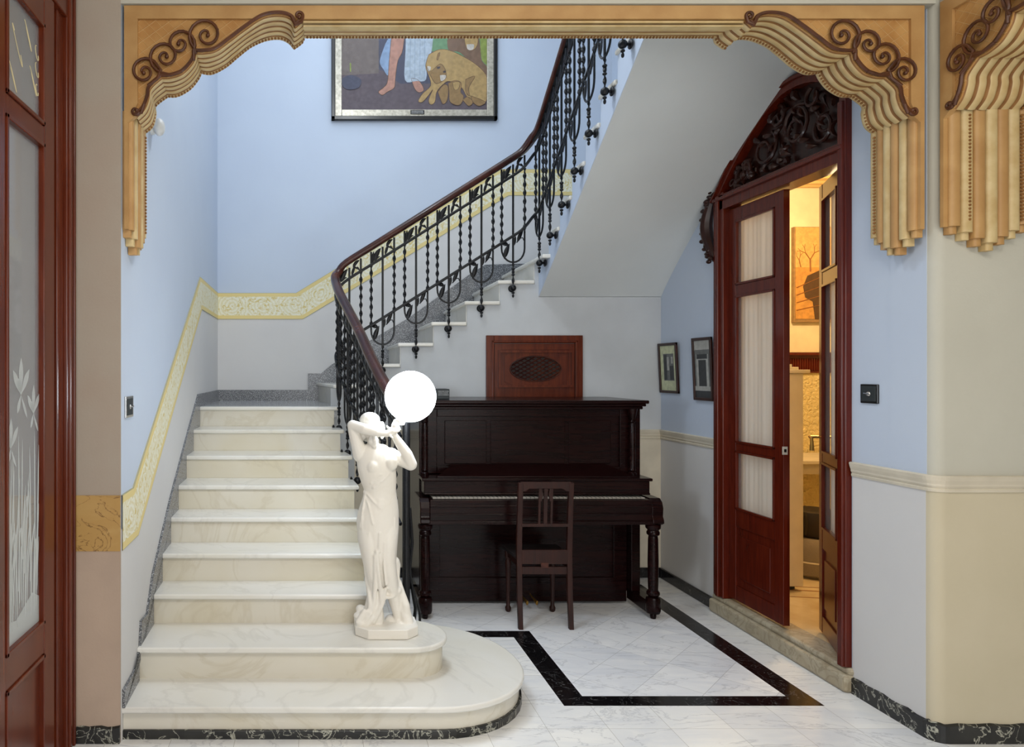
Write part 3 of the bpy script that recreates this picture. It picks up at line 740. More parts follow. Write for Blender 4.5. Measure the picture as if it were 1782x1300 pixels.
# carved bracket on the far side of the frame
b = MB()
pts = []; rr = []
for i in range(16):
    t = i/15; pts.append((XR-.02-.02*math.sin(PI*t), dy1+.02+.09*math.sin(PI*t)**1.3*(1-.3*t), 3.03-.50*t)); rr.append(.012+.03*math.sin(PI*t)**.8)
b.tube(pts, rr, 8)
for i in range(26):
    t = i/25; y = dy1+.03+.085*math.sin(PI*t); z = 3.03-.5*t
    b.ell((XR-.045-.012*random.random(), y+.022*math.sin(i*2.3), z), .018, .020+.010*random.random(), .016, 8, 6)
b.build('carved_bracket', 'dark_carved_wood', d2, smooth=True)
def door_leaf(root, width, z0, z1, T, stile, name, curtain=True):
    """leaf in local (s along width, t thickness, z); T maps to world"""
    lf = MB(); st_ = stile
    bars = [(z0, z0+.10), (.66, .78), (1.185, 1.24), (2.255, 2.33), (z1-.09, z1)]
    th = .04
    for s0, s1 in ((0, st_), (width-st_, width)): lf.box(s0, s1, 0, th, z0, z1, 0, T)
    for za, zb in bars: lf.box(st_, width-st_, .002, th-.002, za, zb, 0, T)
    # solid lower panel with raised field
    lf.box(st_, width-st_, .012, th-.012, z0+.10, .66, 0, T); lf.box(st_+.05, width-st_-.05, .002, th-.002, z0+.16, .60, 0, T)
    # mouldings round the panes
    for za, zb in ((.78, 1.185), (1.24, 2.255), (2.33, z1-.09)):
        for q in ((st_, st_+.014, za, zb), (width-st_-.014, width-st_, za, zb), (st_, width-st_, za, za+.014), (st_, width-st_, zb-.014, zb)):
            lf.box(q[0], q[1], -.006, .012, q[2], q[3], 0, T)
    o = lf.build(name, 'door_wood', root, bevel=.002)
    g = MB()
    for za, zb in ((.78, 1.185), (1.24, 2.255), (2.33, z1-.09)): g.box(st_, width-st_, .016, .020, za, zb, 0, T)
    g.build('glass_pane', 'clear_glass', o)
    if curtain:
        c = MB()
        for za, zb in ((.76, 1.20), (1.22, 2.27), (2.31, z1-.07)):
            n = 60; vs = []
            for i in range(n+1):
                s = st_-.04+(width-2*st_+.08)*i/n; off = .052+.004*math.sin(i*.31+za)+.002*math.sin(i*1.1+za)
                vs += [T(s, off, za), T(s, off, zb), T(s, off+.002, za), T(s, off+.002, zb)]
            c.add(vs, [(i*4, i*4+4, i*4+5, i*4+1) for i in range(n)]+[(i*4+2, i*4+6, i*4+7, i*4+3) for i in range(n)])
        c.build('curtain', 'fabric_curtain', o, smooth=True, auto=False)
    return o
zb_, zt_ = .15, 2.865
# closed leaf (far)
T1 = lambda s, t, z: (XR+.005+t, dy1-.11-s, z)
lf = door_leaf(d2, .59, zb_, zt_, T1, .085, 'door_leaf')
MB().box(XR-.001, XR+.03, 4.388, 4.3925, 1.215, 1.265).build('lock_plate', 'silver', lf)
MB().box(XR+.008, XR+.022, 4.386, 4.389, 1.23, 1.25).build('keyhole', 'black_lacquer', lf)
# open leaf (near), hinged at near jamb
hx, hy = XR-.008, dy0+.065; ang = math.radians(24.4)
ex, ey = math.sin(ang), math.cos(ang)
T2 = lambda s, t, z: (hx+ex*s+ey*t, hy+ey*s-ex*t, z)
lf2 = door_leaf(d2, .50, zb_, zt_, T2, .075, 'door_leaf', curtain=True)
b = MB(); b.tube([T2(.487, -.05, 1.33), T2(.487, .09, 1.33)], .008, 8)
for t_ in (-.05, .085):
    b.tube([T2(.487, t_, 1.33), T2(.44 if t_ < 0 else .47, t_, 1.325), T2(.43, t_, 1.30), T2(.43, t_, 1.25)], [.009, .009, .009, .013], 8)
b.build('handle', 'brass', lf2, smooth=True)
# stone sill
b = MB(); b.px([(3.80, .0), (3.80, .09), (3.80, .10)][:1]+[(5.13, 0), (5.13, .095), (3.80, .095)], XR-.055, XR+.14); b.box(XR-.03, XR+.14, 3.80, 5.13, .09, .13)
b.build('door_sill', 'stone_sill', d2, bevel=.018, segs=3)

# door_3 : small panelled hatch under the stair
d3 = thing('door_3', (1.81, YS, .9), 'small dark wooden door with oval lattice under the stair', 'door', kind='structure')
x0, x1, zt3 = 1.403, 2.212, 2.035
b = MB(); b.box(x0, x0+.065, YS-.03, YS, .3, zt3); b.box(x1-.065, x1, YS-.03, YS, .3, zt3); b.box(x0+.065, x1-.065, YS-.03, YS, zt3-.065, zt3)
b.box(x0+.045, x0+.062, YS-.042, YS-.028, .3, zt3-.04); b.box(x1-.062, x1-.045, YS-.042, YS-.028, .3, zt3-.04); b.box(x0+.045, x1-.045, YS-.042, YS-.028, zt3-.06, zt3-.043)
b.build('door_frame', 'left_door_wood', d3, bevel=.004)
b = MB(); b.box(x0+.068, x1-.068, YS-.018, YS-.002, .3, zt3-.068)
px0, px1, pz0, pz1 = 1.52, 2.095, 1.60, 1.915
for q in ((x0+.07, px0, .3, zt3-.07), (px1, x1-.07, .3, zt3-.07), (px0, px1, pz1, zt3-.07), (px0, px1, pz0-.08, pz0), (px0, px1, .3, .4)): b.box(q[0], q[1], YS-.026, YS-.010, q[2], q[3])
# raised panel with oval hole
cx, cz, ax, az = 1.815, 1.755, .215, .105
n = 32; ring = [(cx+ax*math.cos(2*PI*i/n), cz+az*math.sin(2*PI*i/n)) for i in range(n)]
sq = []
for i in range(n):
    a = 2*PI*i/n; c_, s_ = math.cos(a), math.sin(a); hw, hh = .262, .135
    k = min(hw/max(abs(c_), 1e-6), hh/max(abs(s_), 1e-6)); sq.append((cx+c_*k, cz+s_*k))
vs = [(x, YS-.030, z) for x, z in sq]+[(x, YS-.030, z) for x, z in ring]+[(x, YS-.018, z) for x, z in ring]+[(x, YS-.018, z) for x, z in sq]
b.add(vs, [(i, (i+1) % n, n+(i+1) % n, n+i) for i in range(n)]+[(n+i, n+(i+1) % n, 2*n+(i+1) % n, 2*n+i) for i in range(n)]+[(i, (i+1) % n, 3*n+(i+1) % n, 3*n+i) for i in range(n)])
lf3 = b.box(1.50, 2.13, YS-.048, YS-.026, 1.89, 1.91).box(1.50, 2.13, YS-.048, YS-.026, 1.60, 1.62).box(1.50, 1.52, YS-.048, YS-.026, 1.62, 1.89).box(2.11, 2.13, YS-.048, YS-.026, 1.62, 1.89).build('door_leaf', 'left_door_wood', d3)
b = MB(); b.py(ring, YS-.0195, YS-.0185); b.build('oval_recess', 'dark_hole', lf3)
b = MB()
for sg in (1, -1):
    for i in range(-16, 17):
        c0 = i*.034
        # line: z' = sg*.55*(x') + c0 clipped to ellipse
        A = 1/ax**2+(.55/az)**2; Bq = 2*sg*.55*c0/az**2; Cq = c0*c0/az**2-1; D_ = Bq*Bq-4*A*Cq
        if D_ <= 0: continue
        xa, xb = (-Bq-math.sqrt(D_))/2/A, (-Bq+math.sqrt(D_))/2/A
        b.tube([(cx+xa, YS-.024-.002*sg, cz+sg*.55*xa+c0), (cx+xb, YS-.024-.002*sg, cz+sg*.55*xb+c0)], .0052, 5)
b.tube([(x, YS-.030, z) for x, z in ring], .006, 6, closed=True)
b.build('lattice', 'handrail_wood', lf3)

# door_1 : left glazed door with etched flowers
d1 = thing('door_1', (-1.13, 2.6, 0), 'glossy brown wooden door with tall etched flower glass at left', 'door', kind='structure')
X1 = -1.135
b = MB()
for i, (y0, y1, dx) in enumerate(((3.19, 3.297, 0.0), (3.12, 3.19, -.018), (3.20, 3.225, .012), (3.262, 3.280, .010), (3.04, 3.12, -.03))):
    b.box(X1-.06, X1+dx, y0, y1, 0, 3.9)
b.box(X1-.06, X1, 1.2, 3.2, 3.33, 3.42)
b.build('door_frame', 'left_door_wood', d1, bevel=.006)
XP = X1-.025
b = MB()
def stile(y0, y1, z0=0.01, z1=3.32): b.box(XP-.02, XP+.02, y0, y1, z0, z1)
stile(2.935, 3.045); stile(2.44, 2.575)
for z0, z1 in ((.56, .685), (2.675, 2.75), (3.17, 3.32), (.01, .14)): b.box(XP-.018, XP+.018, 2.575, 2.935, z0, z1)
b.box(XP-.006, XP+.006, 2.575, 2.935, .14, .56)
for z0, z1 in ((.685, 2.675), (2.75, 3.17), (.14, .56)):
    for q in ((2.575, 2.592, z0, z1), (2.918, 2.935, z0, z1), (2.575, 2.935, z0, z0+.017), (2.575, 2.935, z1-.017, z1)): b.box(XP-.012, XP+.026, *q)
lf1 = b.build('door_leaf', 'left_door_wood', d1, bevel=.003)
b = MB(); b.box(XP-.003, XP+.003, 2.575, 2.935, .685, 2.675).box(XP-.003, XP+.003, 2.575, 2.935, 2.75, 3.17); b.build('glass_pane', 'door_glass', lf1)
b = MB()
def petal(y, z, a, ln, w):
    n = 8; pts = []
    for i in range(n+1): t = i/n; pts.append((ln*t, w*math.sin(PI*t**1.3)))
    for i in range(n-1, 0, -1): t = i/n; pts.append((ln*t, -w*math.sin(PI*t**1.3)))
    c, s_ = math.cos(a), math.sin(a)
    b.px([(y+u*c-v_*s_, z+u*s_+v_*c) for u, v_ in pts], XP+.004, XP+.005)
for (y, z, sc_) in ((2.74, 1.64, .85), (2.86, 1.56, .68), (2.65, 1.44, .68)):
    for a, ln, w_ in ((2.2, .14, .020), (1.55, .17, .022), (.9, .15, .020), (-1.0, .13, .010), (-2.0, .09, .014), (1.9, .08, .02)): petal(y, z, a, ln*sc_, w_*sc_)
random.seed(11)
for i in range(34):
    y0 = random.uniform(2.62, 2.90); y1 = min(2.915, max(2.595, y0+random.uniform(-.06, .06))); z1 = random.uniform(1.05, 1.50); z0 = random.uniform(.74, .9)
    pts = [(XP+.0045, y0+(y1-y0)*t*t, z0+(z1-z0)*t) for t in (0, .3, .6, .85, 1)]
    b.tube(pts, [.001, .0025, .003, .0025, .0005], 4)
for i in range(5):
    y0 = random.uniform(2.62, 2.88); z0 = random.uniform(.8, .95); h = random.uniform(.22, .4); dd_ = random.choice((-1, 1))*.03
    b.tube([(XP+.0045, min(2.92, max(2.59, y0+dd_*t)), z0+h*math.sin(PI*t*.75)) for t in (0, .25, .5, .75, 1)], .0022, 4)
b.px([(2.576, .69), (2.93, .69), (2.93, .80), (2.85, .84), (2.7, .78), (2.576, .80)], XP+.0036, XP+.0042)
b.build('etched_flowers', 'etch_white', lf1)
b = MB()
for (y, z, r_) in ((2.70, 3.0, .06), (2.85, 2.92, .05), (2.80, 3.08, .05), (2.66, 2.86, .05), (2.90, 3.03, .022), (2.90, 2.96, .022), (2.90, 2.88, .018)):
    pts = [(XP+.0045, y+r_*(1-.5*t)*math.cos(5*t+r_*90), z+r_*(1.6-t)*math.sin(5*t+r_*60)) for t in [i/12 for i in range(13)]]
    b.tube([(x, min(2.92, max(2.59, yy)), zz_) for x, yy, zz_ in pts], .0016, 4)
b.build('etched_scroll', 'etch_gold', lf1)

# ================================================================ ADJOINING ROOM
MB().box(3.0, 6.0, 3.6, 6.75, .03, .128).build('floor_2', 'room_floor', kind='structure')
MB().box(3.0, 6.0, 6.6, 6.7, .1, 3.6).build('wall_room_back', 'room_cream', kind='structure')
MB().box(6.0, 6.1, 3.4, 6.7, .1, 3.6).build('wall_room_right', 'room_cream', kind='structure')
MB().box(3.0, 6.0, 3.42, 3.6, 0, 3.6).build('wall_room_front', 'room_cream', kind='structure')
b = MB().box(3.0, 6.0, 3.5, 6.6, 3.45, 3.6)
for y in (6.5, 6.38, 6.2, 5.9, 5.5, 5.0): b.box(3.0, 6.0, y-.02, y+.02, 3.425, 3.45)
b.build('ceiling_2', 'room_ceiling', kind='structure')
b = MB().box(3.0, 6.0, 6.58, 6.6, 1.86, 1.89).box(3.0, 6.0, 6.565, 6.6, 1.72, 1.735)
for i in range(60): b.lathe((4.0+i*.022, 6.59, 1.74), [(.010, 0), (.010, .115)], 6)
b.box(3.0, 6.0, 6.592, 6.6, 1.73, 1.87)
b.box(3.0, 6.0, 6.54, 6.6, 1.885, 1.91)
b.build('trim_4', 'door_wood', kind='structure')
MB().box(3.0, 6.0, 6.585, 6.6, .13, 1.72).build('wall_room_dado', 'rough_plaster', kind='structure')
for i, (y, t_) in enumerate(((5.05, .012), (5.22, .018), (5.32, .01))):
    MB().prism([(3.25, y), (4.6, y-.25), (4.6, y-.25+t_), (3.25, y+t_)], lambda a, c: (a, c, .128), lambda a, c: (a, c, .1292)).build('trim_%d' % (5+i), 'p_twig', kind='structure')
# portrait on the room's far wall
pt = thing('portrait_painting', (4.7, 6.57, 2.2), 'orange toned portrait of a person in a dark coat before bare trees', 'painting')
xa, xb, za, zb = 4.41, 5.3, 2.19, 3.075
MB().box(xa, xb, 6.56, 6.6, za, zb).build('frame', 'p_lion2', pt)
MB().box(xa+.012, xb-.012, 6.556, 6.562, za+.03, 2.70).build('foreground', 'p_sepia', pt)
MB().box(xa+.012, xb-.012, 6.556, 6.562, 2.70, zb-.005).build('background', 'p_sepia2', pt)
MB().py([(4.60, 2.22), (4.58, 2.38), (4.51, 2.42), (4.49, 2.52), (4.53, 2.62), (4.64, 2.67), (4.86, 2.70), (5.1, 2.68), (5.15, 2.5), (5.1, 2.22)], 6.553, 6.558).build('figure_coat', 'p_coat', pt)
random.seed(4)
def twig(x, z, a, ln, r):
    if ln < .03: return
    x2, z2 = x+ln*math.cos(a), z+ln*math.sin(a)
    x2 = max(4.43, min(5.2, x2)); z2 = min(3.04, z2)
    b.tube([(x, 6.5555, z), (x2, 6.5555, z2)], r, 4)
    for da in (-.5, .45): twig(x2, z2, a+da+random.uniform(-.15, .15), ln*.68, r*.65)
for tw in ((4.56, 2.66, 1.6, .11, .008), (4.47, 2.70, 1.8, .07, .005), (4.9, 2.7, 1.3, .12, .007)):
    b = MB(); twig(*tw); b.build('bare_tree', 'p_twig', pt)
b = MB()
for i in range(4): b.tube([(4.43, 6.5555, 2.3+i*.07), (4.7, 6.5555, 2.36+i*.09)], .005, 4)
b.build('path_lines', 'p_twig', pt)
# white cabinet
cb_ = thing('white_cabinet', (3.5, 5.3, .13), 'tall cream painted cabinet with stepped cornice standing inside the lit room', 'cabinet')
MB().box(3.1, 3.53, 5.15, 5.65, .165, 1.72).build('body', 'cabinet_white', cb_, bevel=.004)
b = MB(); b.box(3.06, 3.56, 5.12, 5.68, 1.72, 1.745)
for i in range(3): b.box(3.10, 3.51-.035*i, 5.17+.02*i, 5.63-.02*i, 1.745+.02*i, 1.765+.02*i)
b.build('cornice', 'cabinet_white', cb_, bevel=.003)
MB().box(3.46, 3.50, 5.2, 5.24, .128, .166).box(3.12, 3.16, 5.2, 5.24, .128, .166).box(3.46, 3.50, 5.56, 5.60, .128, .166).build('foot', 'box_dark', cb_)
MB().box(3.36, 3.37, 5.14, 5.15, .65, .75).build('handle', 'chrome', cb_)
# shelf table behind
tb = thing('side_table', (4.3, 6.2, .13), 'pale side table against the yellow textured wall inside the room', 'table')
MB().box(3.95, 4.95, 5.95, 6.56, .95, .98).build('table_top', 'cabinet_white', tb, bevel=.004)
MB().box(4.0, 4.9, 6.0, 6.03, .86, .95).build('apron', 'cabinet_white', tb)
for x, y in ((4.0, 6.0), (4.86, 6.0), (4.0, 6.5), (4.86, 6.5)): MB().box(x, x+.04, y, y+.04, .129, .86).build('leg', 'cabinet_white', tb)
pf = thing('pouf', (3.95, 5.6, .13), 'grey fabric pouf on the floor inside the lit room', 'pouf')
MB().lathe((3.93, 5.62, .129), [(.0, 0), (.20, 0), (.235, .03), (.24, .12), (.235, .24), (.20, .30), (0, .31)], 28).build('cushion', 'fabric_grey', pf, smooth=True)
MB().lathe((3.93, 5.62, .25), [(.242, 0), (.246, .006), (.242, .012)], 28).build('piping', 'cabinet_white', pf, smooth=True)
b = MB(); n = 20
for i in range(6):
    z = .44+.045*i; pass
b.lathe((3.93, 5.62, .44), [(.0, 0), (.16, 0), (.18, .06), (.185, .14), (.17, .19), (.13, .20), (.0, .17)], 22)
for k in range(10): a = k/10*2*PI; b.tube([(3.93+.17*math.cos(a), 5.62+.17*math.sin(a), .46), (3.93+.19*math.cos(a+.1), 5.62+.19*math.sin(a+.1), .55), (3.93+.165*math.cos(a), 5.62+.165*math.sin(a), .63)], .014, 6)
tag(b.build('black_bag', 'bag_black', smooth=True), 'gathered black bag resting on the grey pouf', 'bag')

# ================================================================ WALL PICTURES
pg = thing('lion_painting', (.95, YB, 4.2), 'large painting of bare legs and lions in a black and silver frame', 'painting')
ax0, ax1, az0, az1 = .123, 1.745, 4.195, 5.6
YP = YB
K_ = .001007
def pm(zx, zy): return (.028+zx*K_, 5.079-zy*K_)
b = MB(); fw = .035
b.box(ax0, ax0+fw, YP-.05, YP, az0, az1).box(ax1-fw, ax1, YP-.05, YP, az0, az1).box(ax0, ax1, YP-.05, YP, az0, az0+fw).box(ax0, ax1, YP-.05, YP, az1-fw, az1)
b.build('frame', 'black_lacquer', pg, bevel=.004)
b = MB(); f0, f1 = fw, .10
b.box(ax0+f0, ax0+f1, YP-.04, YP-.01, az0+f0, az1-f0).box(ax1-f1, ax1-f0, YP-.04, YP-.01, az0+f0, az1-f0).box(ax0+f1, ax1-f1, YP-.04, YP-.01, az0+f0, az0+f1).box(ax0+f1, ax1-f1, YP-.04, YP-.01, az1-f1, az1-f0)
b.build('mount_border', 'silver_frame', pg, bevel=.004)
ix0, ix1, iz0, iz1 = ax0+f1, ax1-f1, az0+f1, az1-f1
cvs = MB().box(ix0, ix1, YP-.02, YP-.01, iz0, iz1).build('canvas', 'p_ground', pg)
lay = [0]
def blob(pts, mat, name='painted_shape', sm=True):
    q = [pm(*p) for p in pts]
    if sm:
        q = catmull(q+[q[0]], 4)[:-1]
    q = [(min(ix1, max(ix0, x)), min(iz1, max(iz0, z))) for x, z in q]
    lay[0] += 1; y = YP-.0205-lay[0]*.0002
    b = MB(); b.py(q, y, YP-.0205)
    if mat in ('p_lion', 'p_lion2', 'p_skin') and sm: b.tube([(x, y, z) for x, z in q], .0022, 4, mi=1, closed=True)
    b.build(name, [mat, 'p_mane'], cvs)
blob([(190, -200), (555, -200), (555, 420), (190, 440)], 'p_wall', 'painted_wall', False)
blob([(555, -200), (1070, -200), (1070, 520), (760, 520), (600, 400), (555, 380)], 'p_dark', 'painted_shadow', False)
blob([(1060, -200), (1650, -200), (1650, 470), (1500, 360), (1060, 200)], 'p_green', 'painted_meadow', False)
blob([(1540, 60), (1650, 50), (1650, 320), (1560, 290)], 'p_lime', 'painted_grass')
blob([(620, 130), (680, 60), (700, 300), (650, 440), (600, 380), (565, 300)], 'p_blue', 'painted_cloth')
blob([(700, -150), (810, -150), (790, 180), (740, 300), (715, 480), (705, 560), (640, 600), (590, 632), (552, 600), (600, 560), (640, 500), (655, 320), (670, 150)], 'p_skin', 'painted_leg')
blob([(870, 470), (930, 480), (980, 540), (990, 590), (940, 605), (900, 560)], 'p_skin', 'painted_foot')
blob([(820, -150), (1070, -150), (1070, 200), (1020, 300), (1015, 480), (920, 495), (810, 485), (815, 200)], 'p_robe', 'painted_robe')
for x in (860, 905, 955, 1000): blob([(x, -100), (x+8, -100), (x+2, 470), (x-4, 470)], 'p_fold', 'painted_fold', False)
blob([(1220, 100), (1300, 0), (1500, 0), (1540, 150), (1560, 300), (1640, 380), (1640, 460), (1500, 380), (1350, 220), (1240, 200)], 'p_mane', 'painted_lion')
blob([(1390, -60), (1500, -60), (1520, 120), (1480, 190), (1420, 190), (1390, 100)], 'p_lion', 'painted_lion_head')
blob([(1410, 140), (1480, 140), (1470, 190), (1420, 190)], 'p_muzzle', 'painted_muzzle')
blob([(1040, 240), (1140, 190), (1250, 200), (1400, 270), (1520, 350), (1600, 440), (1640, 580), (1600, 690), (1520, 735), (1420, 660), (1360, 560), (1250, 500), (1190, 520), (1120, 600), (1100, 700), (1060, 725), (1040, 680), (1080, 580), (1050, 620), (980, 700), (940, 690), (980, 620), (1060, 540), (1040, 440), (1010, 350)], 'p_lion', 'painted_lioness')
blob([(1010, 340), (1060, 400), (1150, 330), (1200, 380), (1210, 460), (1170, 500), (1110, 520), (1060, 450)], 'p_lion2', 'painted_lioness_head')
blob([(1150, 440), (1205, 440), (1200, 480), (1160, 495)], 'p_muzzle', 'painted_muzzle')
blob([(1120, 360), (1150, 355), (1150, 372), (1125, 378)], 'p_shadow', 'painted_eye')
blob([(1180, 400), (1200, 395), (1205, 412), (1185, 416)], 'p_shadow', 'painted_eye')
blob([(1030, 350), (1060, 360), (1050, 400), (1025, 385)], 'p_muzzle', 'painted_ear')
blob([(1130, 230), (1150, 220), (1130, 290), (1118, 280)], 'p_lion2', 'painted_fur_mark')
blob([(1230, 520), (1300, 490), (1360, 520), (1350, 600), (1380, 650), (1340, 730), (1250, 700), (1240, 600)], 'p_lion2', 'painted_cub')
blob([(1270, 510), (1340, 505), (1330, 570), (1290, 580)], 'p_lion', 'painted_cub_head')
blob([(1130, 600), (1190, 530), (1230, 560), (1220, 680), (1180, 720), (1150, 660)], 'p_lion2', 'painted_cub')
blob([(1370, 680), (1420, 650), (1470, 700), (1430, 740)], 'p_lion2', 'painted_cub')
blob([(1400, 480), (1490, 450), (1430, 560), (1440, 640), (1400, 600)], 'p_lion2', 'painted_fur_mark')
blob([(1450, 640), (1590, 700), (1530, 740), (1470, 700)], 'p_lion2', 'painted_tail')
blob([(200, 470), (280, 440), (380, 480), (360, 560), (260, 580), (200, 540)], 'p_dark', 'painted_shadow')
blob([(272, 320), (285, 330), (285, 400), (274, 400)], 'p_lime', 'painted_flame')
MB().box(ix0, ix1, YP-.034, YP-.031, iz0, iz1).build('picture_glass', 'picture_glass', pg)
pq = MB(); x, z = pm(928, 806); pq.box(x-.068, x+.068, YP-.046, YP-.040, z-.02, z+.02); pq = pq.build('plaque', 'black_lacquer', pg)
b = MB(); random.seed(2)
for zz_ in (z+.008, z-.009):
    xx = x-.058
    while xx < x+.055:
        w_ = random.uniform(.003, .006); b.box(xx, xx+w_, YP-.0468, YP-.0455, zz_-.003, zz_+.003); xx += w_+.002
b.build('plaque_lettering', 'text_white', pq)

def wall_picture(y0, y1, z0, z1, label, mount, shapes, wood_='dark_carved_wood', lean=.02):
    o = thing('framed_picture', (XR, (y0+y1)/2, z0), label, 'picture', 'small framed pictures on the right wall')
    Mx = lambda a, y, z: (XR-.004-a-lean*(z-z0)/(z1-z0), y, z)
    b = MB(); f = .022
    for q in ((y0, y0+f, z0, z1), (y1-f, y1, z0, z1), (y0, y1, z0, z0+f), (y0, y1, z1-f, z1)): b.box(0, .018, q[0], q[1], q[2], q[3], 0, Mx)
    b.build('frame', wood_, o, bevel=.003)
    s_ = MB().box(.002, .008, y0+f, y1-f, z0+f, z1-f, 0, Mx).build('print', mount, o)
    for i, (a0, a1, c0, c1, mt) in enumerate(shapes):   # a from the far (left) edge, c from the bottom, 0..1
        ya, yb = y1-f-(y1-y0-2*f)*a0, y1-f-(y1-y0-2*f)*a1; za_, zb_2 = z0+f+(z1-z0-2*f)*c0, z0+f+(z1-z0-2*f)*c1
        MB().box(.008, .0085+.0003*i, yb, ya, za_, zb_2, 0, Mx).build('printed_shape', mt, s_)
    return o
wall_picture(5.63, 5.93, 1.555, 1.965, 'small framed print with pale green mount near the corner', 'mount',
             [(.2, .85, .22, .82, 'photo_mid'), (.22, .42, .24, .80, 'photo_dark'), (.42, .55, .45, .75, 'photo_light'), (.6, .82, .24, .55, 'photo_dark'), (.7, .8, .6, .75, 'photo_light'), (.42, .6, .24, .4, 'photo_mid')])
wall_picture(5.13, 5.395, 1.515, 1.985, 'framed monochrome photograph of a doorway beside the carved door', 'photo_mid',
             [(0, 1, .82, 1, 'photo_light'), (.02, .95, .76, .84, 'photo_mid'), (.1, .85, .18, .76, 'photo_light'), (.25, .72, .20, .66, 'photo_dark'), (.15, .8, .68, .76, 'photo_dark'), (0, 1, .12, .2, 'photo_light'), (0, 1, 0, .12, 'photo_dark')])
# light switches
sw = thing('light_switch', (XR, 3.69, 1.52), 'dark square rotary light switch right of the carved door', 'switch', 'light switches')
MB().box(XR-.010, XR, 3.632, 3.748, 1.565, 1.665).build('plate', 'black_lacquer', sw, bevel=.003)
MB().box(XR-.013, XR-.009, 3.642, 3.738, 1.575, 1.655).build('insert', 'box_dark', sw, bevel=.002)
MB().lathe((XR-.013, 3.69, 1.615), [(.014, 0), (.012, .004), (.008, .008)], 14, axis='x', sgn=-1).tube([(XR-.02, 3.675, 1.615), (XR-.022, 3.708, 1.617)], .004, 8).build('toggle', 'chrome', sw, smooth=True)
xs_ = -.925-.003
sw = thing('light_switch', (xs_, 3.43, 1.5), 'tall double light switch on the left reveal of the stair opening', 'switch', 'light switches')
MB().box(xs_, xs_+.010, 3.365, 3.50, 1.508, 1.612).build('plate', 'chrome', sw, bevel=.003)
MB().box(xs_+.009, xs_+.013, 3.385, 3.48, 1.52, 1.60).build('insert', 'box_dark', sw, bevel=.002)
MB().tube([(xs_+.012, 3.43, 1.56), (xs_+.03, 3.43, 1.563)], .004, 8).lathe((xs_+.012, 3.43, 1.56), [(.012, 0), (.010, .004)], 12, axis='x').build('toggle', 'chrome', sw, smooth=True)
ws = thing('wall_sensor', (xl(3.95), 3.95, 3.05), 'white oval wall fitting just behind the left plaster volutes', 'wall fitting')
MB().lathe((xl(3.95), 3.95, 3.10), [(.045, 0), (.045, .012), (.03, .03), (.0, .03)], 18, axis='x').build('base', 'white_plastic', ws, smooth=True)
MB().ell((xl(3.95)+.05, 3.93, 3.09), .032, .045, .048).build('head', 'white_plastic', ws, smooth=True)

# ================================================================ PIANO
pn = thing('upright_piano', (1.54, 5.4, 0), 'dark mahogany upright piano standing under the stairs', 'piano')
PW = 'piano_wood'
b = MB(); b.box(.735, 2.35, 5.20, 5.86, .93, 1.465)
b = MB()
b.box(.735, .80, 5.18, 5.87, .12, 1.46).box(2.29, 2.355, 5.18, 5.87, .12, 1.46)      # sides
b.box(.80, 2.29, 5.80, 5.87, .05, 1.46); b.box(.80, 2.29, 5.24, 5.80, 1.41, 1.46); b.box(.80, 2.29, 5.26, 5.34, .02, .12)
b.build('case', PW, pn, bevel=.005)
b = MB(); b.box(.70, 2.40, 5.13, 5.90, 1.497, 1.522).box(.715, 2.385, 5.145, 5.89, 1.477, 1.497).box(.73, 2.37, 5.165, 5.88, 1.455, 1.477)
b.build('lid', PW, pn, bevel=.007)
b = MB(); b.box(.80, 2.29, 5.235, 5.255, .98, 1.46)
for q in ((.80, .87, .98, 1.46), (2.22, 2.29, .98, 1.46), (.87, 2.22, 1.40, 1.46), (.87, 2.22, .98, 1.03)): b.box(q[0], q[1], 5.21, 5.24, q[2], q[3])
for q in ((.93, 1.24, 1.05, 1.37), (1.27, 1.82, 1.05, 1.37), (1.85, 2.16, 1.05, 1.37)): b.box(q[0], q[1], 5.228, 5.238, q[2], q[3])
b.build('upper_panel', PW, pn, bevel=.004)
b = MB(); b.prism([(.84, 5.03), (2.26, 5.03), (2.12, 5.22), (.98, 5.22)], lambda a, c: (a, c, .965+(c-5.03)*.33), lambda a, c: (a, c, .985+(c-5.03)*.33))
b.build('music_shelf', PW, pn, bevel=.003)
b = MB(); b.box(.73, 2.36, 4.995, 5.24, .955, .975).box(.745, 2.345, 5.01, 5.24, .86, .955)
b.box(.745, 2.345, 5.0, 5.03, .858, .872); b.build('fallboard', PW, pn, bevel=.004)
b = MB(); b.box(.80, 2.29, 4.965, 5.10, .838, .8455)
kb = b.build('keyboard', 'ivory', pn)
b = MB()
for i in range(51): x = .80+1.49*(i+1)/52; b.box(x-.0012, x+.0012, 4.9645, 5.1, .8375, .8487)
b.build('key_gaps', 'black_lacquer', kb)
b = MB(); b.box(.775, 2.33, 4.93, 5.24, .68, .835).box(.76, 2.345, 4.915, 5.24, .665, .69).box(.775, 2.33, 4.922, 4.935, .785, .80).box(.775, 2.33, 4.92, 4.935, .735, .742)
b.build('keybed', PW, pn, bevel=.005)
for x0_, x1_ in ((.705, .775), (2.32, 2.40)):
    b = MB(); p = [(5.24, .66), (4.935, .66), (4.905, .675), (4.91, .70), (4.925, .72), (4.92, .78), (4.935, .82), (4.97, .842), (5.24, .842)]
    b.px(p, x0_, x1_); b.build('key_block', PW, pn, bevel=.006)
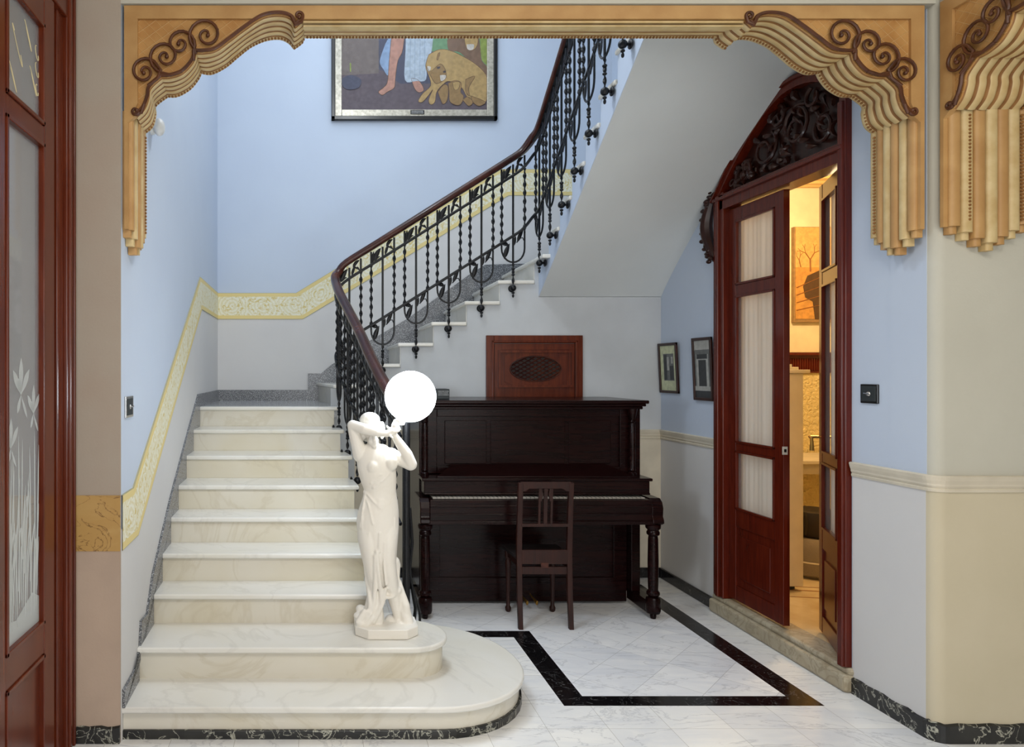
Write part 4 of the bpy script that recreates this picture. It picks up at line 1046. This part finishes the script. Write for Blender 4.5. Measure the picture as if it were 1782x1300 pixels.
for x_ in (.745, 2.345):
    b = MB(); b.lathe((x_, 4.96, 0), [(.0, 0.0), (.018, 0), (.022, .02), (.018, .035), (.045, .04), (.05, .06), (.05, .13), (.045, .15), (.03, .155), (.044, .17), (.044, .185), (.032, .20), (.034, .25), (.036, .40), (.033, .56), (.030, .58), (.042, .59), (.044, .605), (.036, .62), (.05, .635), (.052, .655), (.045, .664)], 20)
    b.build('leg', PW, pn, smooth=True)
    b = MB(); b.box(x_-.04, x_+.04, 4.99, 5.30, .035, .12); b.build('toe', PW, pn, bevel=.006)
    xc = x_+(.03 if x_ < 1 else -.05)
    b = MB(); b.lathe((xc, 5.175, .975), [(.030, 0), (.030, .015), (.02, .025), (.026, .035), (.022, .05), (.024, .15), (.022, .35), (.018, .38), (.027, .39), (.018, .405), (.026, .43), (.034, .47), (.036, .485)], 16)
    b.build('column', PW, pn, smooth=True)
b = MB(); b.box(.80, 2.29, 5.27, 5.29, .10, .66); b.box(.80, 2.29, 5.255, 5.275, .10, .20).box(.80, .90, 5.255, 5.275, .2, .66).box(2.19, 2.29, 5.255, 5.275, .2, .66)
b.build('lower_panel', PW, pn, bevel=.004)
for x_ in (1.50, 1.57): 
    b = MB(); b.tube([(x_, 5.26, .075), (x_, 5.18, .07), (x_+.01, 5.12, .055)], [.008, .009, .018], 8, flat=.5); b.build('pedal', 'brass', pn, smooth=True)
bk = MB(); bk.box(.78, .985, 5.35, 5.50, 1.523, 1.60)
bo = thing('dark_box', (.88, 5.42, 1.523), 'dark oblong box lying on the piano behind the lit globe', 'box')
MB().box(.77, .985, 5.33, 5.50, 1.523, 1.60).build('body', 'box_dark', bo, bevel=.004)
b = MB(); random.seed(9)
for zz_ in (1.583, 1.570, 1.556):
    xx = .90
    while xx < .97: w_ = random.uniform(.004, .012); b.box(xx, xx+w_, 5.3285, 5.3305, zz_-.002, zz_+.002); xx += w_+.004
b.build('lettering', 'text_white', bo)

# ================================================================ CHAIR
ch = thing('wooden_chair', (1.53, 4.93, 0), 'plain brown wooden chair with slatted back drawn up to the piano', 'chair')
CW = 'chair_wood'; cx0, cx1 = 1.355, 1.695; yb_ = 4.78
for x_ in (cx0, cx1):
    b = MB(); vs = []
    for (y, z, w_) in ((yb_-.03, 0, .015), (yb_+.0, .25, .017), (yb_+.01, .50, .018), (yb_-.005, .75, .017), (yb_-.03, .985, .016)):
        vs += [(x_-w_, y-.016, z), (x_+w_, y-.016, z), (x_+w_, y+.016, z), (x_-w_, y+.016, z)]
    b.add(vs, [(i*4+k, i*4+(k+1) % 4, i*4+4+(k+1) % 4, i*4+4+k) for i in range(4) for k in range(4)]+[(3, 2, 1, 0), (16, 17, 18, 19)])
    b.build('leg', CW, ch, bevel=.003)
for x_ in (cx0+.01, cx1-.01):
    b = MB(); b.lathe((x_, 5.10, 0), [(.012, 0), (.02, .01), (.022, .03), (.014, .045), (.013, .10), (.018, .30), (.022, .36), (.014, .38), (.024, .40), (.024, .46)], 12); b.build('leg', CW, ch, smooth=True)
b = MB(); b.pz([(cx0-.015, yb_), (cx1+.015, yb_), (cx1+.035, 5.13), (cx0-.035, 5.13)], .455, .48); b.build('seat', 'seat_dark', ch, bevel=.008)
MB().box(cx0+.015, cx1-.015, yb_-.005, yb_+.02, .43, .525).box(cx0+.015, cx1-.015, yb_, yb_+.02, .36, .41).box(cx0, cx0+.015, yb_, 5.10, .40, .455).box(cx1-.015, cx1, yb_, 5.10, .40, .455).box(cx0, cx1, 5.095, 5.115, .40, .455).build('seat_rail', CW, ch, bevel=.002)
MB().box(1.50, 1.55, yb_-.008, yb_, .405, .44).build('seat_catch', 'handrail_wood', ch)
p = [(cx0, .925), (cx0, .99), (cx1, .99), (cx1, .925), (1.66, .928), (1.635, .945), (1.41, .945), (1.39, .928)]
MB().py(p, yb_-.04, yb_-.015).build('crest_rail', CW, ch, bevel=.003)
MB().box(cx0+.01, cx1-.01, yb_-.02, yb_+.004, .685, .705).build('cross_rail', CW, ch, bevel=.002)
for x_, w_ in ((1.484, .007), (1.525, .012), (1.566, .007)):
    b = MB(); b.add([(x_+a*w_, y+c, z) for y, z in ((yb_-.012, .70), (yb_-.03, .95)) for a, c in ((-1, -.006), (1, -.006), (1, .006), (-1, .006))], [(3, 2, 1, 0), (4, 5, 6, 7), (0, 1, 5, 4), (1, 2, 6, 5), (2, 3, 7, 6), (3, 0, 4, 7)])
    b.build('slat', CW, ch)
b = MB(); b.py([(1.478, .945), (1.496, .945), (1.508, .905), (1.498, .87), (1.50, .86), (1.478, .86)], yb_-.032, yb_-.018); b.py([(1.572, .945), (1.552, .945), (1.544, .905), (1.552, .87), (1.550, .86), (1.572, .86)], yb_-.032, yb_-.018); b.build('fretwork', CW, ch)

# ================================================================ STATUE LAMP
YT = 3.85
sl = thing('statue_lamp', (.35, YT, .32), 'white marble figure of a draped woman holding up a glowing globe lamp', 'lamp')
S = .001203
def Q(zx, zy, dy=0, r=None):
    p = ((590+zx/2.6-555)*YT/1230, YT+dy, 1.73-(630+zy/2.6-647)*YT/1230)
    return p
# octagonal base
cxb, cyb = Q(210, 0)[0], 3.85
hw, hd, c_ = .168, .135, .065
b = MB(); b.pz([(cxb-hw, cyb-hd+c_), (cxb-hw+c_, cyb-hd), (cxb+hw-c_, cyb-hd), (cxb+hw, cyb-hd+c_), (cxb+hw, cyb+hd-c_), (cxb+hw-c_, cyb+hd), (cxb-hw+c_, cyb+hd), (cxb-hw, cyb+hd-c_)], .321, .372)
b.build('base', 'statue_marble', sl, bevel=.004)
b = MB()
def cap(p0, p1, r0, r1, n=12):
    p0, p1 = Vector(p0), Vector(p1); d = p1-p0; L_ = d.length; d.normalize()
    pts = []; rr = []
    for i in range(5):
        a = PI/2*i/4; pts.append(p0-d*r0*math.cos(a)); rr.append(max(.0008, r0*math.sin(a)))
    for i in range(1, 4): pts.append(p0.lerp(p1, i/4)); rr.append(r0+(r1-r0)*i/4)
    for i in range(5):
        a = PI/2*i/4; pts.append(p1+d*r1*math.sin(a)); rr.append(max(.0008, r1*math.cos(a)))
    b.tube(pts, rr, n)
def chain(pts, rads):
    for i in range(len(pts)-1): cap(pts[i], pts[i+1], rads[i], rads[i+1])
def loftbody(secs, n=28):
    """secs: (left px, right px, zy, depth half, dy)"""
    vs = []; secs = catmull([tuple(map(float, s_)) for s_ in secs], 5); m = len(secs)
    for l, r, zy, hd_, dy in secs:
        c = Q((l+r)/2, zy, dy); w_ = (r-l)/2*S
        for k in range(n):
            a = 2*PI*k/n; vs.append((c[0]+w_*math.cos(a), c[1]+hd_*math.sin(a), c[2]))
    b.add(vs, [(i*n+k, i*n+(k+1) % n, (i+1)*n+(k+1) % n, (i+1)*n+k) for i in range(m-1) for k in range(n)]+[tuple(range(n-1, -1, -1)), tuple((m-1)*n+k for k in range(n))])
# torso to hips
loftbody([(112, 205, 372, .035, 0), (90, 240, 400, .055, 0), (80, 252, 440, .070, 0), (84, 258, 490, .074, -.004), (98, 260, 540, .066, -.004), (112, 258, 580, .060, -.004), (104, 264, 620, .066, 0), (88, 270, 670, .078, .004), (79, 271, 720, .082, .004), (83, 269, 770, .080, .0), (96, 262, 860, .074, -.004), (110, 257, 920, .056, -.006), (124, 262, 980, .048, -.004), (134, 262, 1030, .040, 0), (140, 240, 1060, .03, 0)])
SURF = [(372, 112, 205, .035), (440, 80, 252, .070), (490, 84, 258, .078), (540, 98, 260, .070), (580, 112, 258, .064), (620, 104, 264, .066), (670, 88, 270, .074), (720, 79, 271, .078), (770, 83, 269, .080), (860, 96, 262, .080), (920, 110, 257, .078), (980, 124, 262, .070), (1040, 134, 270, .060), (1120, 136, 280, .058), (1200, 130, 300, .055)]
def surf(x, y):
    for p, q in zip(SURF, SURF[1:]):
        if y <= q[0]:
            t = max(0, (y-p[0])/(q[0]-p[0])); l, r, h = (p[i]+(q[i]-p[i])*t for i in (1, 2, 3)); u = (x-(l+r)/2)/((r-l)/2); return -h*math.sqrt(max(.05, 1-u*u))
    return -.05
# draped legs: two merged columns
loftbody([(98, 180, 690, .045, 0), (86, 188, 745, .066, 0), (84, 190, 800, .074, -.004), (98, 186, 860, .068, -.008), (108, 188, 910, .062, -.010), (122, 186, 980, .056, -.004), (130, 186, 1050, .050, 0), (136, 198, 1110, .046, 0), (134, 204, 1150, .044, 0), (132, 200, 1185, .040, 0)])
loftbody([(178, 258, 690, .045, 0), (168, 269, 745, .068, 0), (168, 265, 800, .078, -.006), (172, 258, 860, .072, -.012), (180, 256, 910, .066, -.018), (190, 262, 960, .062, -.018), (196, 268, 1010, .056, -.008), (204, 272, 1036, .050, -.004)])
loftbody([(132, 196, 1020, .046, -.01), (124, 192, 1060, .048, -.012), (112, 186, 1110, .050, -.014), (94, 180, 1150, .050, -.016), (82, 172, 1188, .046, -.016)])
chain([Q(180, 1040, -.03), Q(225, 1046, -.03), Q(266, 1030, -.015)], [.024, .022, .02])
# right bare shin and feet
chain([Q(234, 1000, -.005), Q(248, 1060, -.005), Q(262, 1130, 0), Q(268, 1170, 0)], [.042, .037, .026, .022])
chain([Q(172, 1090, -.03), Q(178, 1150, -.03), Q(180, 1175, -.03)], [.030, .024, .022])
def foot(h, t):
    h, t = Vector(h), Vector(t); chain([h, h.lerp(t, .5), t], [.024, .021, .017])
    d = (t-h); side = Vector((-d.y, d.x, 0)).normalized()
    for i, ln in enumerate((.030, .028, .026, .022, .018)):
        o_ = side*(.018-.0095*i); cap(t+o_, t+o_+d.normalized()*ln-Vector((0, 0, .006)), .0085 if i == 0 else .0068, .006, 8)
foot(Q(180, 1180, -.015), Q(172, 1200, -.085)); foot(Q(266, 1178, -.005), Q(290, 1198, -.085))
# breasts and belly
b.ell(Q(150, 470, -.052), .038, .034, .040); b.ell(Q(232, 455, -.05), .036, .034, .040); b.ell(Q(186, 650, -.030), .06, .045, .085)
b.ell(Q(150, 720, .045), .06, .045, .06); b.ell(Q(220, 720, .045), .06, .045, .06)
# neck, head
chain([Q(158, 400, .0), Q(150, 345, -.01)], [.034, .030])
b.ell(Q(148, 298, -.005), .050, .060, .068); b.ell(Q(152, 352, -.045), .030, .025, .030)
b.ell(Q(158, 375, -.052), .016, .014, .014)          # chin
cap(Q(154, 322, -.068), Q(156, 350, -.075), .007, .010, 8)    # nose
b.ell(Q(156, 362, -.068), .013, .008, .005); b.ell(Q(140, 332, -.058), .010, .007, .006); b.ell(Q(172, 332, -.058), .010, .007, .006)
b.ell(Q(140, 262, .02), .056, .060, .042); b.ell(Q(108, 320, .02), .022, .04, .05); b.ell(Q(196, 310, .02), .018, .04, .05)
b.ell(Q(135, 330, .06), .045, .03, .045)
# left arm (viewer's left): shoulder -> raised elbow -> forearm over brow -> hand
chain([Q(98, 420, 0), Q(82, 370, -.015), Q(62, 300, -.03)], [.044, .036, .030])
chain([Q(60, 285, -.032), Q(110, 298, -.075), Q(165, 312, -.09), Q(212, 318, -.085)], [.030, .029, .024, .017])
# right arm: shoulder -> low elbow -> forearm up to hand
chain([Q(236, 420, 0), Q(275, 440, -.02), Q(318, 462, -.045)], [.040, .034, .030])
chain([Q(322, 458, -.047), Q(300, 410, -.058), Q(262, 355, -.07), Q(238, 318, -.078)], [.032, .031, .024, .017])
# hands with fingers
def hand(w0, pd, cd, n_f=4):
    w0 = Vector(w0); pd = Vector(pd).normalized(); cd = Vector(cd).normalized()
    palm = w0+pd*.035; chain([w0, palm], [.018, .021])
    for i, ln in enumerate((.032, .037, .034, .026)):
        o_ = cd*(-.015+.0105*i); a = palm+o_; m_1 = a+pd*ln*.55; e = m_1+(pd*.6+Vector((0, -.25, 0))).normalized()*ln*.5; cap(a, m_1, .0072, .0068, 8); cap(m_1, e, .0066, .0052, 8)
    t0 = w0+pd*.015-cd*.018; cap(t0, t0+(pd*.6-cd*.8).normalized()*.03, .008, .0065, 8)
hand(Q(212, 318, -.085), (.9, 0, .35), (.2, .6, .6)); hand(Q(240, 312, -.078), (.25, .05, .95), (.8, -.3, .1))
# drapery: folds, bundle at left foot, stump at right
for (pts, r0, r1) in (([(112, 585), (130, 640), (148, 720)], .007, .004), ([(118, 588), (105, 660), (92, 740)], .007, .005), ([(124, 590), (150, 620), (182, 650)], .006, .003), ([(110, 600), (102, 700), (104, 820), (118, 960), (128, 1040)], .005, .007), ([(250, 700), (250, 800), (240, 900), (244, 1000)], .004, .006), ([(200, 800), (196, 900), (206, 990)], .004, .006), ([(225, 860), (222, 940), (232, 1020)], .004, .006), ([(130, 760), (134, 860), (146, 980)], .004, .007),
                      ([(165, 840), (172, 920), (182, 1000), (188, 1080)], .010, .012), ([(158, 860), (160, 960), (156, 1060), (140, 1140)], .010, .014), ([(150, 560), (190, 530), (220, 500)], .005, .004), ([(140, 540), (185, 500)], .005, .004),
                      ([(200, 1030), (186, 1085), (160, 1130), (120, 1170)], .012, .016), ([(215, 1050), (240, 1048), (268, 1030)], .010, .009), ([(130, 1000), (138, 1080), (130, 1150)], .010, .014),
                      ([(178, 760), (176, 840)], .004, .008), ([(205, 1010), (196, 1070), (178, 1110), (150, 1160)], .010, .014)):
    P_ = [Q(x, y, surf(x, y)-.002 if y < 1060 else -.055) for x, y in pts]
    chain(P_, [r0+(r1-r0)*i/(len(P_)-1) for i in range(len(P_))])
for (x, y, dy, r) in ((95, 1165, -.05, .030), (85, 1140, -.03, .026), (112, 1130, -.04, .028), (125, 1165, -.045, .028), (98, 1120, .01, .028), (140, 1130, -.03, .034), (150, 1185, 0, .03)): b.ell(Q(x, y, dy), r, r*1.2, r*.8)
for (p0, p1) in (((80, 1180), (120, 1110)), ((92, 1190), (140, 1120)), ((108, 1192), (150, 1140)), ((78, 1155), (110, 1108))): chain([Q(*p0, -.07), Q(*p1, -.065)], [.009, .011])
chain([Q(262, 925, .02), Q(262, 980, .02), Q(272, 1060, .02), Q(296, 1130, .0), Q(312, 1190, -.02)], [.022, .018, .03, .036, .032])
chain([Q(262, 925, .02), Q(255, 900, .0)], [.024, .023])
chain([Q(270, 1000, .02), Q(285, 1050, 0), Q(300, 1100, -.01), Q(300, 1180, -.01)], [.018, .02, .025, .03])
b.ell(Q(215, 1200, 0), .13, .09, .022); b.ell(Q(255, 1180, .03), .06, .05, .04)
fg = b.build('figure', 'statue_marble', sl, smooth=True, auto=False)
md = fg.modifiers.new('remesh', 'REMESH'); md.mode = 'VOXEL'; md.voxel_size = .0042; md.use_smooth_shade = True
md = fg.modifiers.new('smooth', 'SMOOTH'); md.factor = .5; md.iterations = 7
gc = (159*YT/1230, YT+.0, 1.73-43*YT/1230)
MB().ell(gc, .139, .139, .139, 40, 24).build('globe', 'globe_glass', sl, smooth=True, auto=False)
MB().lathe((gc[0]-.05, gc[1]-.01, gc[2]-.155), [(.016, 0), (.020, .01), (.024, .03), (.03, .045)], 20).build('globe_holder', 'statue_marble', sl, smooth=True)
